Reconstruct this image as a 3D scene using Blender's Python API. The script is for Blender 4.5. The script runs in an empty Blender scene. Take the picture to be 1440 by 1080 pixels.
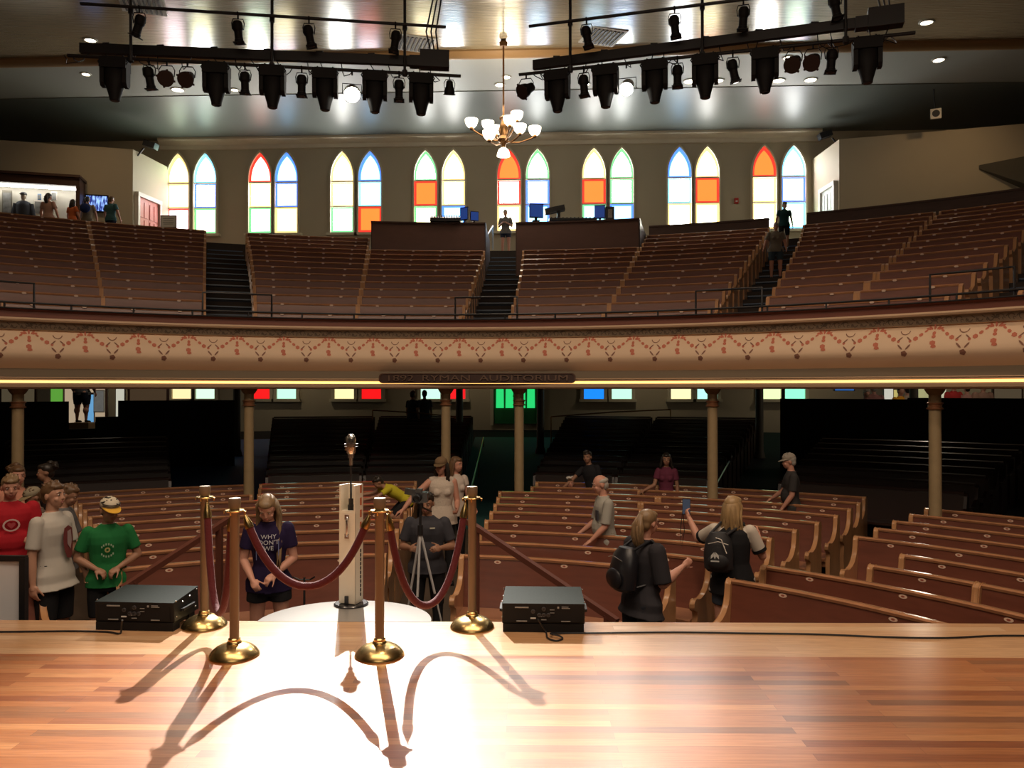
import bpy, math, random
from math import sin, cos, pi, radians as R, sqrt, atan2, hypot
from mathutils import Vector as V, Matrix as M
random.seed(7)
S = bpy.context.scene
COL = S.collection
# ---------------------------------------------------------------- camera and pixel helpers (1440x1080 frame)
ZC = 2.65; F = 1120.0; YAW = R(2.5); PITCH = 8/1120
CAM = V((0, 0, ZC))
RV = V((cos(YAW), sin(YAW), 0))
FV = V((-sin(YAW)*cos(PITCH), cos(YAW)*cos(PITCH), sin(PITCH)))
UV = RV.cross(FV)
CX, CY = -1.35, 3.14                       # centre of all the seating arcs
def ray(px, py): return FV + RV*((px-720)/F) + UV*((540-py)/F)
def at_d(px, py, d): return CAM + ray(px, py)*d
def at_z(px, py, z):
    r = ray(px, py); return CAM + r*((z-ZC)/r.z)
def at_Y(px, py, Y):
    r = ray(px, py); return CAM + r*(Y/r.y)
def at_cyl(px, py, rr):
    r = ray(px, py); a = r.x**2+r.y**2; b = -2*(CX*r.x+CY*r.y); c = CX**2+CY**2-rr*rr
    return CAM + r*((-b+sqrt(b*b-4*a*c))/(2*a))
def ang(p): return math.degrees(atan2(p[0]-CX, p[1]-CY))
def pol(r, th, z=0.0): return V((CX+r*sin(R(th)), CY+r*cos(R(th)), z))
cam = bpy.data.cameras.new('camera'); co = bpy.data.objects.new('camera', cam); COL.objects.link(co)
co.matrix_world = M.Translation(CAM) @ M((RV, UV, -FV)).transposed().to_4x4()
cam.sensor_width = 36; cam.lens = 36*F/1440; cam.clip_end = 200; cam.clip_start = .05
S.camera = co
# ---------------------------------------------------------------- materials
def mat(name, col, rough=.5, metal=0, emit=None, es=1, coat=0, spec=.5, noise=None, bump=None, sheen=0, trans=0):
    m = bpy.data.materials.new(name); m.use_nodes = True; nt = m.node_tree; b = nt.nodes['Principled BSDF']
    b.inputs['Base Color'].default_value = (*col, 1); b.inputs['Roughness'].default_value = rough
    b.inputs['Metallic'].default_value = metal; b.inputs['Coat Weight'].default_value = coat
    b.inputs['Coat Roughness'].default_value = .15
    b.inputs['Specular IOR Level'].default_value = spec; b.inputs['Sheen Weight'].default_value = sheen
    b.inputs['Transmission Weight'].default_value = trans
    if emit: b.inputs['Emission Color'].default_value = (*emit, 1); b.inputs['Emission Strength'].default_value = es
    tc = None
    if noise or bump:
        tc = nt.nodes.new('ShaderNodeTexCoord')
    if noise:                                   # (scale, amount, stretch xyz)
        sc, amt, st = noise
        mp = nt.nodes.new('ShaderNodeMapping'); mp.inputs['Scale'].default_value = st
        n = nt.nodes.new('ShaderNodeTexNoise'); n.inputs['Scale'].default_value = sc; n.inputs['Detail'].default_value = 4
        mx = nt.nodes.new('ShaderNodeMix'); mx.data_type = 'RGBA'
        mx.inputs['A'].default_value = (*[c*(1-amt) for c in col], 1); mx.inputs['B'].default_value = (*[min(1, c*(1+amt)) for c in col], 1)
        nt.links.new(tc.outputs['Object'], mp.inputs['Vector']); nt.links.new(mp.outputs[0], n.inputs['Vector'])
        nt.links.new(n.outputs['Fac'], mx.inputs['Factor']); nt.links.new(mx.outputs['Result'], b.inputs['Base Color'])
    if bump:
        sc, stg = bump
        n = nt.nodes.new('ShaderNodeTexNoise'); n.inputs['Scale'].default_value = sc; n.inputs['Detail'].default_value = 3
        bp = nt.nodes.new('ShaderNodeBump'); bp.inputs['Strength'].default_value = stg; bp.inputs['Distance'].default_value = .02
        nt.links.new(tc.outputs['Object'], n.inputs['Vector']); nt.links.new(n.outputs['Fac'], bp.inputs['Height'])
        nt.links.new(bp.outputs[0], b.inputs['Normal'])
    return m
_mc = {}
def cm(col, rough=.8, metal=0, **k):
    key = (tuple(round(c, 3) for c in col), rough, metal, tuple(sorted(k.items())))
    if key not in _mc: _mc[key] = mat('paint', col, rough, metal, **k)
    return _mc[key]
# ---------------------------------------------------------------- mesh collector
class MB:
    def __init__(s): s.v = []; s.f = []; s.m = []; s.cur = 0
    def add(s, vs, fs):
        o = len(s.v); s.v += [V(p) for p in vs]
        for f in fs: s.f.append([o+i for i in f]); s.m.append(s.cur)
        return s
    def box(s, c, d, rot=None, top=1.0):
        x, y, z = d[0]/2, d[1]/2, d[2]/2; c = V(c)
        ps = [V((sx*x*(top if sz > 0 else 1), sy*y*(top if sz > 0 else 1), sz*z)) for sz in (-1, 1) for sx, sy in ((-1, -1), (1, -1), (1, 1), (-1, 1))]
        if rot is not None: ps = [rot @ p for p in ps]
        return s.add([c+p for p in ps], [(3, 2, 1, 0), (4, 5, 6, 7), (0, 1, 5, 4), (1, 2, 6, 5), (2, 3, 7, 6), (3, 0, 4, 7)])
    def bar(s, a, b, w, h=None):
        a, b = V(a), V(b); h = h or w; d = b-a; L = d.length
        if L < 1e-6: return s
        return s.box((a+b)/2, (w, h, L), d.to_track_quat('Z', 'Y').to_matrix())
    def tube(s, pts, r, n=8, cap=True):
        pts = [V(p) for p in pts]; k = len(pts); rs = r if isinstance(r, (list, tuple)) else [r]*k
        up = None; vs = []
        for i, p in enumerate(pts):
            t = (pts[min(i+1, k-1)]-pts[max(i-1, 0)])
            if t.length < 1e-9: t = V((0, 0, 1))
            t.normalize()
            if up is None:
                up = V((0, 0, 1)) if abs(t.z) < .9 else V((1, 0, 0))
            a = t.cross(up)
            if a.length < 1e-6: a = t.orthogonal()
            a.normalize(); b = t.cross(a); up = -b
            for j in range(n):
                q = 2*pi*j/n; vs.append(p+a*(rs[i]*cos(q))+b*(rs[i]*sin(q)))
        fs = [(i*n+j, (i+1)*n+j, (i+1)*n+(j+1) % n, i*n+(j+1) % n) for i in range(k-1) for j in range(n)]
        if cap: fs += [tuple(range(n)), tuple(reversed(range((k-1)*n, k*n)))]
        return s.add(vs, fs)
    def lathe(s, prof, o=(0, 0, 0), n=20, rot=None, cap=True):
        o = V(o); vs = []
        for r, z in prof:
            for j in range(n):
                p = V((r*cos(2*pi*j/n), r*sin(2*pi*j/n), z))
                if rot is not None: p = rot @ p
                vs.append(o+p)
        k = len(prof)
        fs = [(i*n+j, i*n+(j+1) % n, (i+1)*n+(j+1) % n, (i+1)*n+j) for i in range(k-1) for j in range(n)]
        if cap: fs += [tuple(reversed(range(n))), tuple(range((k-1)*n, k*n))]
        return s.add(vs, fs)
    def ell(s, c, rad, rot=None, n=12, m=8):
        c = V(c); vs = []; fs = []
        for i in range(m+1):
            ph = pi*i/m
            for j in range(n):
                q = 2*pi*j/n
                p = V((rad[0]*sin(ph)*cos(q), rad[1]*sin(ph)*sin(q), rad[2]*cos(ph)))
                if rot is not None: p = rot @ p
                vs.append(c+p)
        for i in range(m):
            for j in range(n):
                a, b, d, e = i*n+j, (i+1)*n+j, (i+1)*n+(j+1) % n, i*n+(j+1) % n
                if i == 0: fs.append((a, b, d))
                elif i == m-1: fs.append((a, b, e))
                else: fs.append((a, b, d, e))
        return s.add(vs, fs)
    def prism(s, poly, ax, ay, o, depth):
        """poly of (a,b) placed with axes ax, ay at o, extruded along 'depth' vector"""
        ax, ay, o, dp = V(ax), V(ay), V(o), V(depth); k = len(poly)
        vs = [o+ax*a+ay*b for a, b in poly]; vs += [p+dp for p in vs]
        fs = [tuple(range(k)), tuple(reversed(range(k, 2*k)))]+[(i, (i+1) % k, k+(i+1) % k, k+i) for i in range(k)]
        return s.add(vs, fs)
    def loft(s, secs, n=16):
        """secs: list of (centre, rx, ry) with horizontal elliptical sections"""
        vs = []
        for c, rx, ry in secs:
            for j in range(n):
                q = 2*pi*j/n; vs.append(V(c)+V((rx*cos(q), ry*sin(q), 0)))
        k = len(secs)
        fs = [(i*n+j, i*n+(j+1) % n, (i+1)*n+(j+1) % n, (i+1)*n+j) for i in range(k-1) for j in range(n)]
        fs += [tuple(reversed(range(n))), tuple(range((k-1)*n, k*n))]
        return s.add(vs, fs)
    def arc(s, prof, r, t0, t1, z=0, n=None, closed=True, mats=None):
        """sweep a section of (u toward the stage, z) along an arc of the house"""
        n = n or max(2, int(abs(R(t1-t0))*r/.35)+1); k = len(prof); vs = []
        for i in range(n+1):
            t = t0+(t1-t0)*i/n
            vs += [pol(r-u, t, z+h) for u, h in prof]
        o = len(s.v); s.v += vs; base = s.cur
        for i in range(n):
            for j in range(k if closed else k-1):
                j2 = (j+1) % k
                s.f.append([o+i*k+j, o+(i+1)*k+j, o+(i+1)*k+j2, o+i*k+j2]); s.m.append(mats[j] if mats else base)
        if closed:
            s.f.append([o+j for j in range(k)]); s.m.append(base); s.f.append([o+n*k+j for j in reversed(range(k))]); s.m.append(base)
        return s
    def xf(s, mtx, start=0):
        for i in range(start, len(s.v)): s.v[i] = mtx @ s.v[i]
        return s
    def build(s, name, mats, parent=None, world=False, smooth=True, rel=None):
        me = bpy.data.meshes.new(name)
        off = (parent.location if (parent is not None and world) else V((0, 0, 0)))
        if rel is not None: off = V(rel)
        me.from_pydata([p-off for p in s.v], [], s.f)
        if not isinstance(mats, (list, tuple)): mats = [mats]
        for m in mats: me.materials.append(m)
        me.polygons.foreach_set('material_index', s.m)
        if smooth:
            me.polygons.foreach_set('use_smooth', [True]*len(s.f))
            if smooth != 'all': me.set_sharp_from_angle(angle=R(35))
        me.update()
        o = bpy.data.objects.new(name, me); COL.objects.link(o)
        if parent is not None: o.parent = parent
        if rel is not None and parent is None: o.location = rel
        return o
def tag(o, label=None, cat=None, group=None, kind=None):
    if label: o['label'] = label
    if cat: o['category'] = cat
    if group: o['group'] = group
    if kind: o['kind'] = kind
    return o
def thing(name, loc, label, cat, group=None, rz=0, kind=None):
    o = bpy.data.objects.new(name, None); COL.objects.link(o); o.location = loc; o.rotation_euler = (0, 0, rz)
    o.empty_display_size = .1
    return tag(o, label, cat, group, kind)
def struct(mb, name, m, **k):
    o = mb.build(name, m, **k); o['kind'] = 'structure'; return o
def dup(o, parent=None):
    c = o.copy(); COL.objects.link(c)
    if parent is not None: c.parent = parent
    for ch in [x for x in KIDS.get(o.name, [])]: dup(ch, c)
    return c
KIDS = {}
def index_kids(o):
    KIDS[o.name] = list(o.children)
    for c in o.children: index_kids(c)
def empty_under(name, parent, loc=(0, 0, 0)):
    o = bpy.data.objects.new(name, None); COL.objects.link(o); o.parent = parent; o.location = loc; return o
def text_mesh(txt, size, depth=.004, spacing=1.0, align='CENTER'):
    cu = bpy.data.curves.new('t', 'FONT'); cu.body = txt; cu.size = size; cu.extrude = depth; cu.align_x = align; cu.align_y = 'CENTER'
    cu.space_character = spacing; cu.resolution_u = 3
    o = bpy.data.objects.new('t', cu); COL.objects.link(o)
    dg = bpy.context.evaluated_depsgraph_get(); me = bpy.data.meshes.new_from_object(o.evaluated_get(dg))
    mb = MB(); mb.add([v.co.copy() for v in me.vertices], [tuple(p.vertices) for p in me.polygons])
    bpy.data.objects.remove(o); bpy.data.curves.remove(cu); return mb
ORD = ['front', 'second', 'third', 'fourth', 'fifth', 'sixth', 'seventh', 'eighth', 'ninth', 'tenth', 'eleventh', 'twelfth', 'thirteenth', 'fourteenth', 'fifteenth', 'sixteenth']
# shared materials
WOODP = mat('pew_wood', (.155, .046, .026), .42, coat=.25, noise=(3, .35, (1, 1, 6)))
RAILW = mat('pew_rail_wood', (.42, .20, .10), .2, coat=.8, noise=(8, .3, (1, 1, 1)))  # worn rail tone, brightened in colour for the highlight along the top
ENDW = mat('pew_end_wood', (.50, .26, .12), .3, coat=.6, noise=(5, .4, (1, 1, .4)))
PLATE = mat('enamel_plate', (.75, .55, .42), .4)
PLATEN = mat('plate_mark', (.35, .09, .05), .5)
BLACK = mat('black_metal', (.012, .012, .014), .45)
BLACKG = mat('black_gloss', (.02, .02, .022), .25)
BRASS = mat('brass', (.58, .41, .17), .26, 1.0, noise=(20, .25, (1, 1, 1)))
BRONZE = mat('bronze', (.28, .15, .07), .35, .8)
WALLM = mat('wall_paint', (.50, .43, .31), .65, noise=(.6, .12, (1, 1, 1)))
CREAM = mat('cream_paint', (.74, .66, .52), .55, noise=(3, .08, (1, 1, 1)))
CASEM = mat('casing_paint', (.66, .60, .45), .45)
DARKW = mat('dark_wood', (.07, .03, .02), .45, noise=(4, .3, (1, 1, 5)))
CARPET = mat('stair_carpet', (.012, .018, .03), .8, noise=(30, .3, (1, 1, 1)))
STEEL = mat('steel', (.6, .6, .62), .25, 1.0)
GREYFLOOR = mat('house_floor', (.09, .065, .045), .6, noise=(3, .3, (1, 1, 1)))
# ================================================================ ROOM SHELL
YW = 29.0; FZ = 7.2
def floor_mat(name, cols, gap, rough, plank=(1.7, .062)):
    m = bpy.data.materials.new(name); m.use_nodes = True; nt = m.node_tree; b = nt.nodes['Principled BSDF']
    tc = nt.nodes.new('ShaderNodeTexCoord')
    br = nt.nodes.new('ShaderNodeTexBrick'); br.inputs['Scale'].default_value = 1
    br.offset = .37; br.offset_frequency = 2
    br.inputs['Color1'].default_value = (0, 0, 0, 1); br.inputs['Color2'].default_value = (1, 1, 1, 1); br.inputs['Mortar'].default_value = (.5, .5, .5, 1)
    br.inputs['Mortar Size'].default_value = .0006; br.inputs['Brick Width'].default_value = plank[0]; br.inputs['Row Height'].default_value = plank[1]
    rp = nt.nodes.new('ShaderNodeValToRGB'); rp.color_ramp.elements[0].color = (*cols[0], 1); rp.color_ramp.elements[1].color = (*cols[-1], 1)
    for i, c in enumerate(cols[1:-1]): e = rp.color_ramp.elements.new((i+1)/(len(cols)-1)); e.color = (*c, 1)
    nt.links.new(tc.outputs['Object'], br.inputs['Vector']); nt.links.new(br.outputs['Color'], rp.inputs['Fac'])
    mp = nt.nodes.new('ShaderNodeMapping'); mp.inputs['Scale'].default_value = (1, 14, 1)
    n = nt.nodes.new('ShaderNodeTexNoise'); n.inputs['Scale'].default_value = 5; n.inputs['Detail'].default_value = 6
    nt.links.new(tc.outputs['Object'], mp.inputs['Vector']); nt.links.new(mp.outputs[0], n.inputs['Vector'])
    mx = nt.nodes.new('ShaderNodeMix'); mx.data_type = 'RGBA'; mx.blend_type = 'MULTIPLY'; mx.inputs['Factor'].default_value = .55
    r2 = nt.nodes.new('ShaderNodeValToRGB'); r2.color_ramp.elements[0].position = .3; r2.color_ramp.elements[0].color = (.55, .5, .48, 1); r2.color_ramp.elements[1].position = .65; r2.color_ramp.elements[1].color = (1, 1, 1, 1)
    nt.links.new(n.outputs['Fac'], r2.inputs['Fac']); nt.links.new(rp.outputs['Color'], mx.inputs['A']); nt.links.new(r2.outputs['Color'], mx.inputs['B'])
    gx = nt.nodes.new('ShaderNodeMix'); gx.data_type = 'RGBA'; gx.inputs['B'].default_value = (*gap, 1)
    nt.links.new(mx.outputs['Result'], gx.inputs['A']); nt.links.new(br.outputs['Fac'], gx.inputs['Factor'])
    nt.links.new(gx.outputs['Result'], b.inputs['Base Color'])
    bp = nt.nodes.new('ShaderNodeBump'); bp.inputs['Strength'].default_value = .12; bp.inputs['Distance'].default_value = .004
    nt.links.new(n.outputs['Fac'], bp.inputs['Height']); nt.links.new(bp.outputs[0], b.inputs['Normal'])
    b.inputs['Roughness'].default_value = rough; b.inputs['Coat Weight'].default_value = .85; b.inputs['Coat Roughness'].default_value = .24
    return m
STAGE = floor_mat('stage_boards', [(.30, .085, .028), (.47, .17, .055), (.56, .22, .08), (.40, .13, .04), (.62, .27, .10), (.18, .055, .024)], (.10, .03, .015), .34, (1.35, .068))
APRON = floor_mat('apron_boards', [(.66, .36, .17), (.74, .44, .23), (.62, .33, .15), (.78, .50, .28)], (.3, .14, .06), .34, (2.6, .085))
# stage: one deck, the lighter boards along its front edge belong to it; origin turned along the edge
SZ = 1.05
E0 = at_z(0, 872, SZ); E1 = at_z(1440, 877, SZ)
ed = (E1-E0).normalized(); en = V((-ed.y, ed.x, 0)); erot = atan2(ed.y, ed.x)
def stage_pt(a, b, z=0.0):
    """a along the edge from E0, b behind it (toward the camera is negative)"""
    return E0+ed*a+en*b+V((0, 0, z))
mb = MB()
def deck(b0, b1, mi, th=.06):
    mb.cur = mi
    mb.add([(-8, b0, -th), (14, b0, -th), (14, b1, -th), (-8, b1, -th), (-8, b0, 0), (14, b0, 0), (14, b1, 0), (-8, b1, 0)],
           [(3, 2, 1, 0), (4, 5, 6, 7), (0, 1, 5, 4), (1, 2, 6, 5), (2, 3, 7, 6), (3, 0, 4, 7)])
deck(-12, -.70, 0); deck(-.70, 0, 1)
mb.cur = 1
mb.box((3, -.012, -.06), (22, .05, .09)); mb.cur = 2; mb.box((3, -.08, -.58), (22, .04, .94))
o = struct(mb, 'floor_stage', [STAGE, APRON, DARKW]); o.location = E0; o.rotation_euler = (0, 0, erot)
# rounded lip in front of the stage that carries the microphone
PODM = mat('pale_board', (.27, .26, .245), .3, coat=.4, noise=(4, .08, (1, 8, 1)))
pc = at_z(484, 874, SZ)
mb = MB(); poly = [(.60*cos(pi*i/32), .55*sin(pi*i/32)) for i in range(33)]
mb.prism(poly, ed, en, pc+V((0, 0, -.06))-en*.01, (0, 0, .062)); mb.prism([(a*.93, b*.93) for a, b in poly], ed, en, pc+V((0, 0, -1.05)), (0, 0, .985))
struct(mb, 'floor_stage_lip', PODM)
# main floor, flat in front, raked from r=12.2 on
mb = MB(); mb.cur = 0
mb.box((0, 6, -.05), (44, 24, .1))
struct(mb, 'floor', GREYFLOOR)
def rearz(r): return max(0, (r-12.0)*.085)
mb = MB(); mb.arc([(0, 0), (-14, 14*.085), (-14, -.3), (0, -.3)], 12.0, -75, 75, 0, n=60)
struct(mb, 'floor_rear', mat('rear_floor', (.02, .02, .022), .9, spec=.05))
mb = MB()
mb.box((0, YW+.15, 8), (46, .3, 18)); struct(mb, 'wall_back', WALLM)
mb = MB(); mb.box((-21, 8, 8), (.3, 44, 18)); struct(mb, 'wall_left', WALLM)
mb = MB(); mb.box((21, 8, 8), (.3, 44, 18)); struct(mb, 'wall_right', WALLM)
mb = MB(); mb.box((0, -13.5, 8), (46, .3, 18)); struct(mb, 'wall_front', mat('backstage_dark', (.03, .028, .026), .9))
# ceiling: flat varnished bead board, then the plaster cove down to the cornice
CE = 22.03; CZ = 12.05
def bead():
    m = mat('bead_board', (.46, .38, .25), .17, noise=(2, .15, (1, 6, 1)), coat=1.0, spec=.9); nt = m.node_tree; b = nt.nodes['Principled BSDF']
    tc = nt.nodes.new('ShaderNodeTexCoord'); w = nt.nodes.new('ShaderNodeTexWave'); w.bands_direction = 'Y'; w.inputs['Scale'].default_value = 3.2; w.inputs['Distortion'].default_value = .3
    w.inputs['Detail'].default_value = 1
    bp = nt.nodes.new('ShaderNodeBump'); bp.inputs['Strength'].default_value = .8; bp.inputs['Distance'].default_value = .02
    n = nt.nodes.new('ShaderNodeTexNoise'); n.inputs['Scale'].default_value = 6; mp = nt.nodes.new('ShaderNodeMapping'); mp.inputs['Scale'].default_value = (.12, 7, 1)
    ad = nt.nodes.new('ShaderNodeMath'); ad.operation = 'ADD'
    nt.links.new(tc.outputs['Object'], w.inputs['Vector']); nt.links.new(tc.outputs['Object'], mp.inputs['Vector']); nt.links.new(mp.outputs[0], n.inputs['Vector'])
    nt.links.new(w.outputs['Fac'], ad.inputs[0]); nt.links.new(n.outputs['Fac'], ad.inputs[1])
    nt.links.new(ad.outputs[0], bp.inputs['Height']); nt.links.new(bp.outputs[0], b.inputs['Normal']); return m
SLO = .055                                    # tilt added so the boards mirror the windows
mb = MB(); zf_ = CZ-(CE+14)*SLO
mb.add([(-23, -14, zf_), (23, -14, zf_), (23, CE, CZ), (-23, CE, CZ), (-23, -14, zf_+.1), (23, -14, zf_+.1), (23, CE, CZ+.1), (-23, CE, CZ+.1)], [(3, 2, 1, 0), (4, 5, 6, 7), (0, 1, 5, 4), (1, 2, 6, 5), (2, 3, 7, 6), (3, 0, 4, 7)])
struct(mb, 'ceiling', bead())
def ceil_z(y): return CZ-(CE-y)*SLO if y < CE else CZ
CEILX = [(CE, CZ), (24.0, CZ-.01), (26.0, CZ-.02), (28.0, CZ-.05), (29.0, CZ-.12)]
COVE = mat('cove_plaster', (.15, .165, .15), .38, noise=(.5, .1, (1, 1, 1)), spec=.35)  # darker lower strip comes from base colour alone, the surface is nearly flat
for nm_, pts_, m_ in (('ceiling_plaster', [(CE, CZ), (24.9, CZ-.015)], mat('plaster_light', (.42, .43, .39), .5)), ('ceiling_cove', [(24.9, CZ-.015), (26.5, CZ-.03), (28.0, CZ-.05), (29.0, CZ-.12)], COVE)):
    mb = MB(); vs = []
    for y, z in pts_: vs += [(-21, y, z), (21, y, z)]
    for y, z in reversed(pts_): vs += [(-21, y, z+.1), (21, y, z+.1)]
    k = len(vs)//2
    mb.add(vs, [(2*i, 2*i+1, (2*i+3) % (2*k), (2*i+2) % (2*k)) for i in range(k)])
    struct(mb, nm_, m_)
def cove_pt(px, py):
    """where a pixel's ray meets the ceiling or the cove"""
    r = ray(px, py); t = (CZ-CE*SLO-ZC)/(r.z-r.y*SLO); p = CAM+r*t
    if p.y <= CE: return p, V((0, SLO, -1)).normalized()
    for (y0, z0), (y1, z1) in zip(CEILX, CEILX[1:]):
        # plane through the two lines
        ny, nz = (z1-z0), -(y1-y0)
        t = (ny*y0+nz*(z0-ZC))/(ny*r.y+nz*r.z); p = CAM+r*t
        if min(y0, y1)-1e-4 <= p.y <= max(y0, y1)+1e-4:
            n = V((0, ny, nz)).normalized(); return p, (n if n.dot(r) < 0 else -n)
    return p, V((0, 0, -1))
TRIMW = mat('varnished_trim', (.40, .24, .11), .35, coat=.3)
mb = MB(); mb.prism([(0, 0), (-.22, 0), (-.22, -.06), (-.12, -.11), (0, -.16), (.1, -.16), (.1, 0)], (0, 1, 0), (0, 0, 1), (-21, CE+.02, CZ), (42, 0, 0)); struct(mb, 'trim_1', TRIMW)
mb = MB(); xl = at_Y(226, 200, YW).x; xr = at_Y(1153, 200, YW).x
mb.prism([(0, 0), (-.28, 0), (-.28, -.08), (-.2, -.12), (-.15, -.2), (-.08, -.24), (-.07, -.38), (0, -.40)], (0, 1, 0), (0, 0, 1), (xl, YW, 11.95), (xr-xl, 0, 0)); struct(mb, 'trim_2', CREAM)
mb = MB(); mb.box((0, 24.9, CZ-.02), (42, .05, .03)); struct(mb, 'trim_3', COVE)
# ================================================================ WINDOWS
def em(col, s):
    key = ('em', col, s)
    if key not in _mc: _mc[key] = mat('stained_glass', (.05, .05, .05), .3, emit=col, es=s)
    return _mc[key]
W_ = ((1, 1, .95), 22); GR = ((.75, 1, .72), 8); YE = ((1, .9, .5), 8); CY_ = ((.25, .68, 1), 5); LB = ((.22, .55, 1), 4.5); OR = ((1, .13, .02), 2.7); PK = ((1, .8, .85), 8); BL = ((.08, .35, 1), 3)
RD = ((1, .03, .02), 1.6); bG = ((.18, .6, .25), 1.6); bB = ((.06, .18, 1), 2.4); bY = ((1, .62, .2), 2.2); bR = ((1, .035, .02), 1.5); bC = ((.15, .6, 1), 3)
WINS = [(252, GR, bY, PK, bY, PK, bR), (290, GR, bC, W_, bB, YE, bG), (367, ((1, .45, .35), 5), bR, W_, bY, GR, bG), (404, CY_, bB, PK, bB, YE, bY),
        (482, W_, bY, W_, bY, W_, bG), (521, CY_, bB, PK, bC, OR, bR), (599, W_, bG, OR, bR, YE, bG), (638, W_, bY, W_, bY, CY_, bB),
        (716, OR, bR, W_, bR, YE, bY), (756, W_, bG, ((.9, .93, 1), 10), bB, CY_, bB), (835, W_, bY, OR, bR, CY_, bG), (874, W_, bG, W_, bG, LB, bB),
        (955, CY_, bB, W_, bC, W_, bY), (994, W_, bY, OR, bR, YE, bY), (1074, OR, bR, W_, bY, W_, bY), (1115, W_, bC, PK, bB, GR, bC)]
ZS, Z1, Z2, ZSP, ZT = 8.44, 9.38, 10.30, 10.45, 11.40
def lancet(hw, z0, zs, zt, n=10):
    """outline from bottom left round to bottom right, pointed arch"""
    h = zt-zs; pts = [(-hw, z0), (-hw, zs)]
    rr = (hw*hw+h*h)/(2*hw)               # arc through (-hw,zs) tangent vertical and (0,zt)
    a1 = math.asin(min(1, h/rr))
    for i in range(1, n+1):
        a = a1*i/n; pts.append((-hw+rr-rr*cos(a), zs+rr*sin(a)))
    return pts+[(-x, z) for x, z in reversed(pts[:-1])]
def ring(mb, a, b, o, y0, y1):
    """solid frame between outline a (outer) and b (inner), same count"""
    k = len(a); vs = []
    for pts, y in ((a, y0), (b, y0), (a, y1), (b, y1)): vs += [V((o[0]+x, y, z)) for x, z in pts]
    fs = []
    for i in range(k-1):
        j = i+1
        fs += [(i, j, k+j, k+i), (2*k+i, 3*k+i, 3*k+j, 2*k+j), (i, 2*k+i, 2*k+j, j), (k+i, k+j, 3*k+j, 3*k+i)]
    fs += [(0, k, 3*k, 2*k), (k-1, 3*k-1, 4*k-1, 2*k-1)]
    mb.add(vs, fs)
for wi, (px, t, tb, m_, mbd, b_, bb) in enumerate(WINS):
    x0 = at_Y(px, 260, YW).x
    w = bpy.data.objects.new('window_%d' % (wi+1), None); COL.objects.link(w); w.location = (x0, YW, ZS); w['kind'] = 'structure'
    mb = MB(); hw = .42
    ring(mb, lancet(hw+.055, ZS-.05, ZSP, ZT+.09), lancet(hw, ZS-.05, ZSP, ZT), (x0, 0), YW, YW-.14)
    mb.box((x0, YW-.06, Z1), (2*hw, .05, .035)); mb.box((x0, YW-.06, Z2), (2*hw, .05, .05)); mb.box((x0, YW-.08, ZS-.07), (2*hw+.3, .22, .09))
    mb.build('window_frame', CASEM, w, world=True)
    mb = MB(); g = YW-.035; ins = .075
    mats = [em(*t), em(*tb), em(*m_), em(*mbd), em(*b_), em(*bb)]
    # three lights of coloured glass, each with a tinted border
    for q, (za, zb) in enumerate(((Z2, None), (Z1, Z2), (ZS, Z1))):
        if zb is None:
            A = lancet(hw, za, ZSP, ZT); B = lancet(hw-ins, za+ins, ZSP, ZT-.14)
            vsA = [(x0+x, g, z) for x, z in A]; vsB = [(x0+x, g, z) for x, z in B]; k = len(A)
            mb.cur = 1; mb.add(vsA+vsB, [(i, (i+1) % k, k+(i+1) % k, k+i) for i in range(k)])
            mb.cur = 0; mb.add(vsB, [tuple(range(k))])
        else:
            o4 = [(x0-hw, g, za), (x0+hw, g, za), (x0+hw, g, zb), (x0-hw, g, zb)]; i4 = [(x0-hw+ins, g, za+ins), (x0+hw-ins, g, za+ins), (x0+hw-ins, g, zb-ins), (x0-hw+ins, g, zb-ins)]
            mb.cur = q*2+1; mb.add(o4+i4, [(i, (i+1) % 4, 4+(i+1) % 4, 4+i) for i in range(4)]); mb.cur = q*2; mb.add(i4, [(0, 1, 2, 3)])
    mb.build('window_glass', mats, w, world=True, smooth=False)
LOW = [(257, (1, .82, .42)), (290, (.7, 1, .75)), (367, (.9, .008, .01)), (404, (.55, 1, .75)), (485, (1, .9, .45)), (523, (.9, .008, .01)), (606, (.6, 1, .8)), (641, (.9, .01, .015)),
       (835, (.01, .25, 1)), (874, (.55, 1, .75)), (957, (1, .92, .5)), (994, (.5, 1, .85)), (1083, (.8, 1, .5)), (1117, (.3, 1, .65))]
for i, (px, c) in enumerate(LOW):
    x0 = at_Y(px, 555, YW).x; z0, z1 = 2.32, 4.6; hw = .36
    w = bpy.data.objects.new('window_%d' % (i+17), None); COL.objects.link(w); w.location = (x0, YW, z0); w['kind'] = 'structure'
    mb = MB()
    for sx in (-1, 1): mb.box((x0+sx*(hw+.06), YW-.06, (z0+z1)/2), (.12, .12, z1-z0+.2))
    mb.box((x0, YW-.06, z1+.06), (2*hw, .12, .12)); mb.box((x0, YW-.09, z0-.06), (2*hw+.34, .22, .1)); mb.box((x0, YW-.05, 3.2), (2*hw, .05, .04))
    mb.build('window_frame', CASEM, w, world=True)
    mb = MB(); mb.add([(x0-hw, YW-.03, z0), (x0+hw, YW-.03, z0), (x0+hw, YW-.03, z1), (x0-hw, YW-.03, z1)], [(0, 1, 2, 3)])
    mb.build('window_glass', em(c, 1.15), w, world=True)
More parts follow.
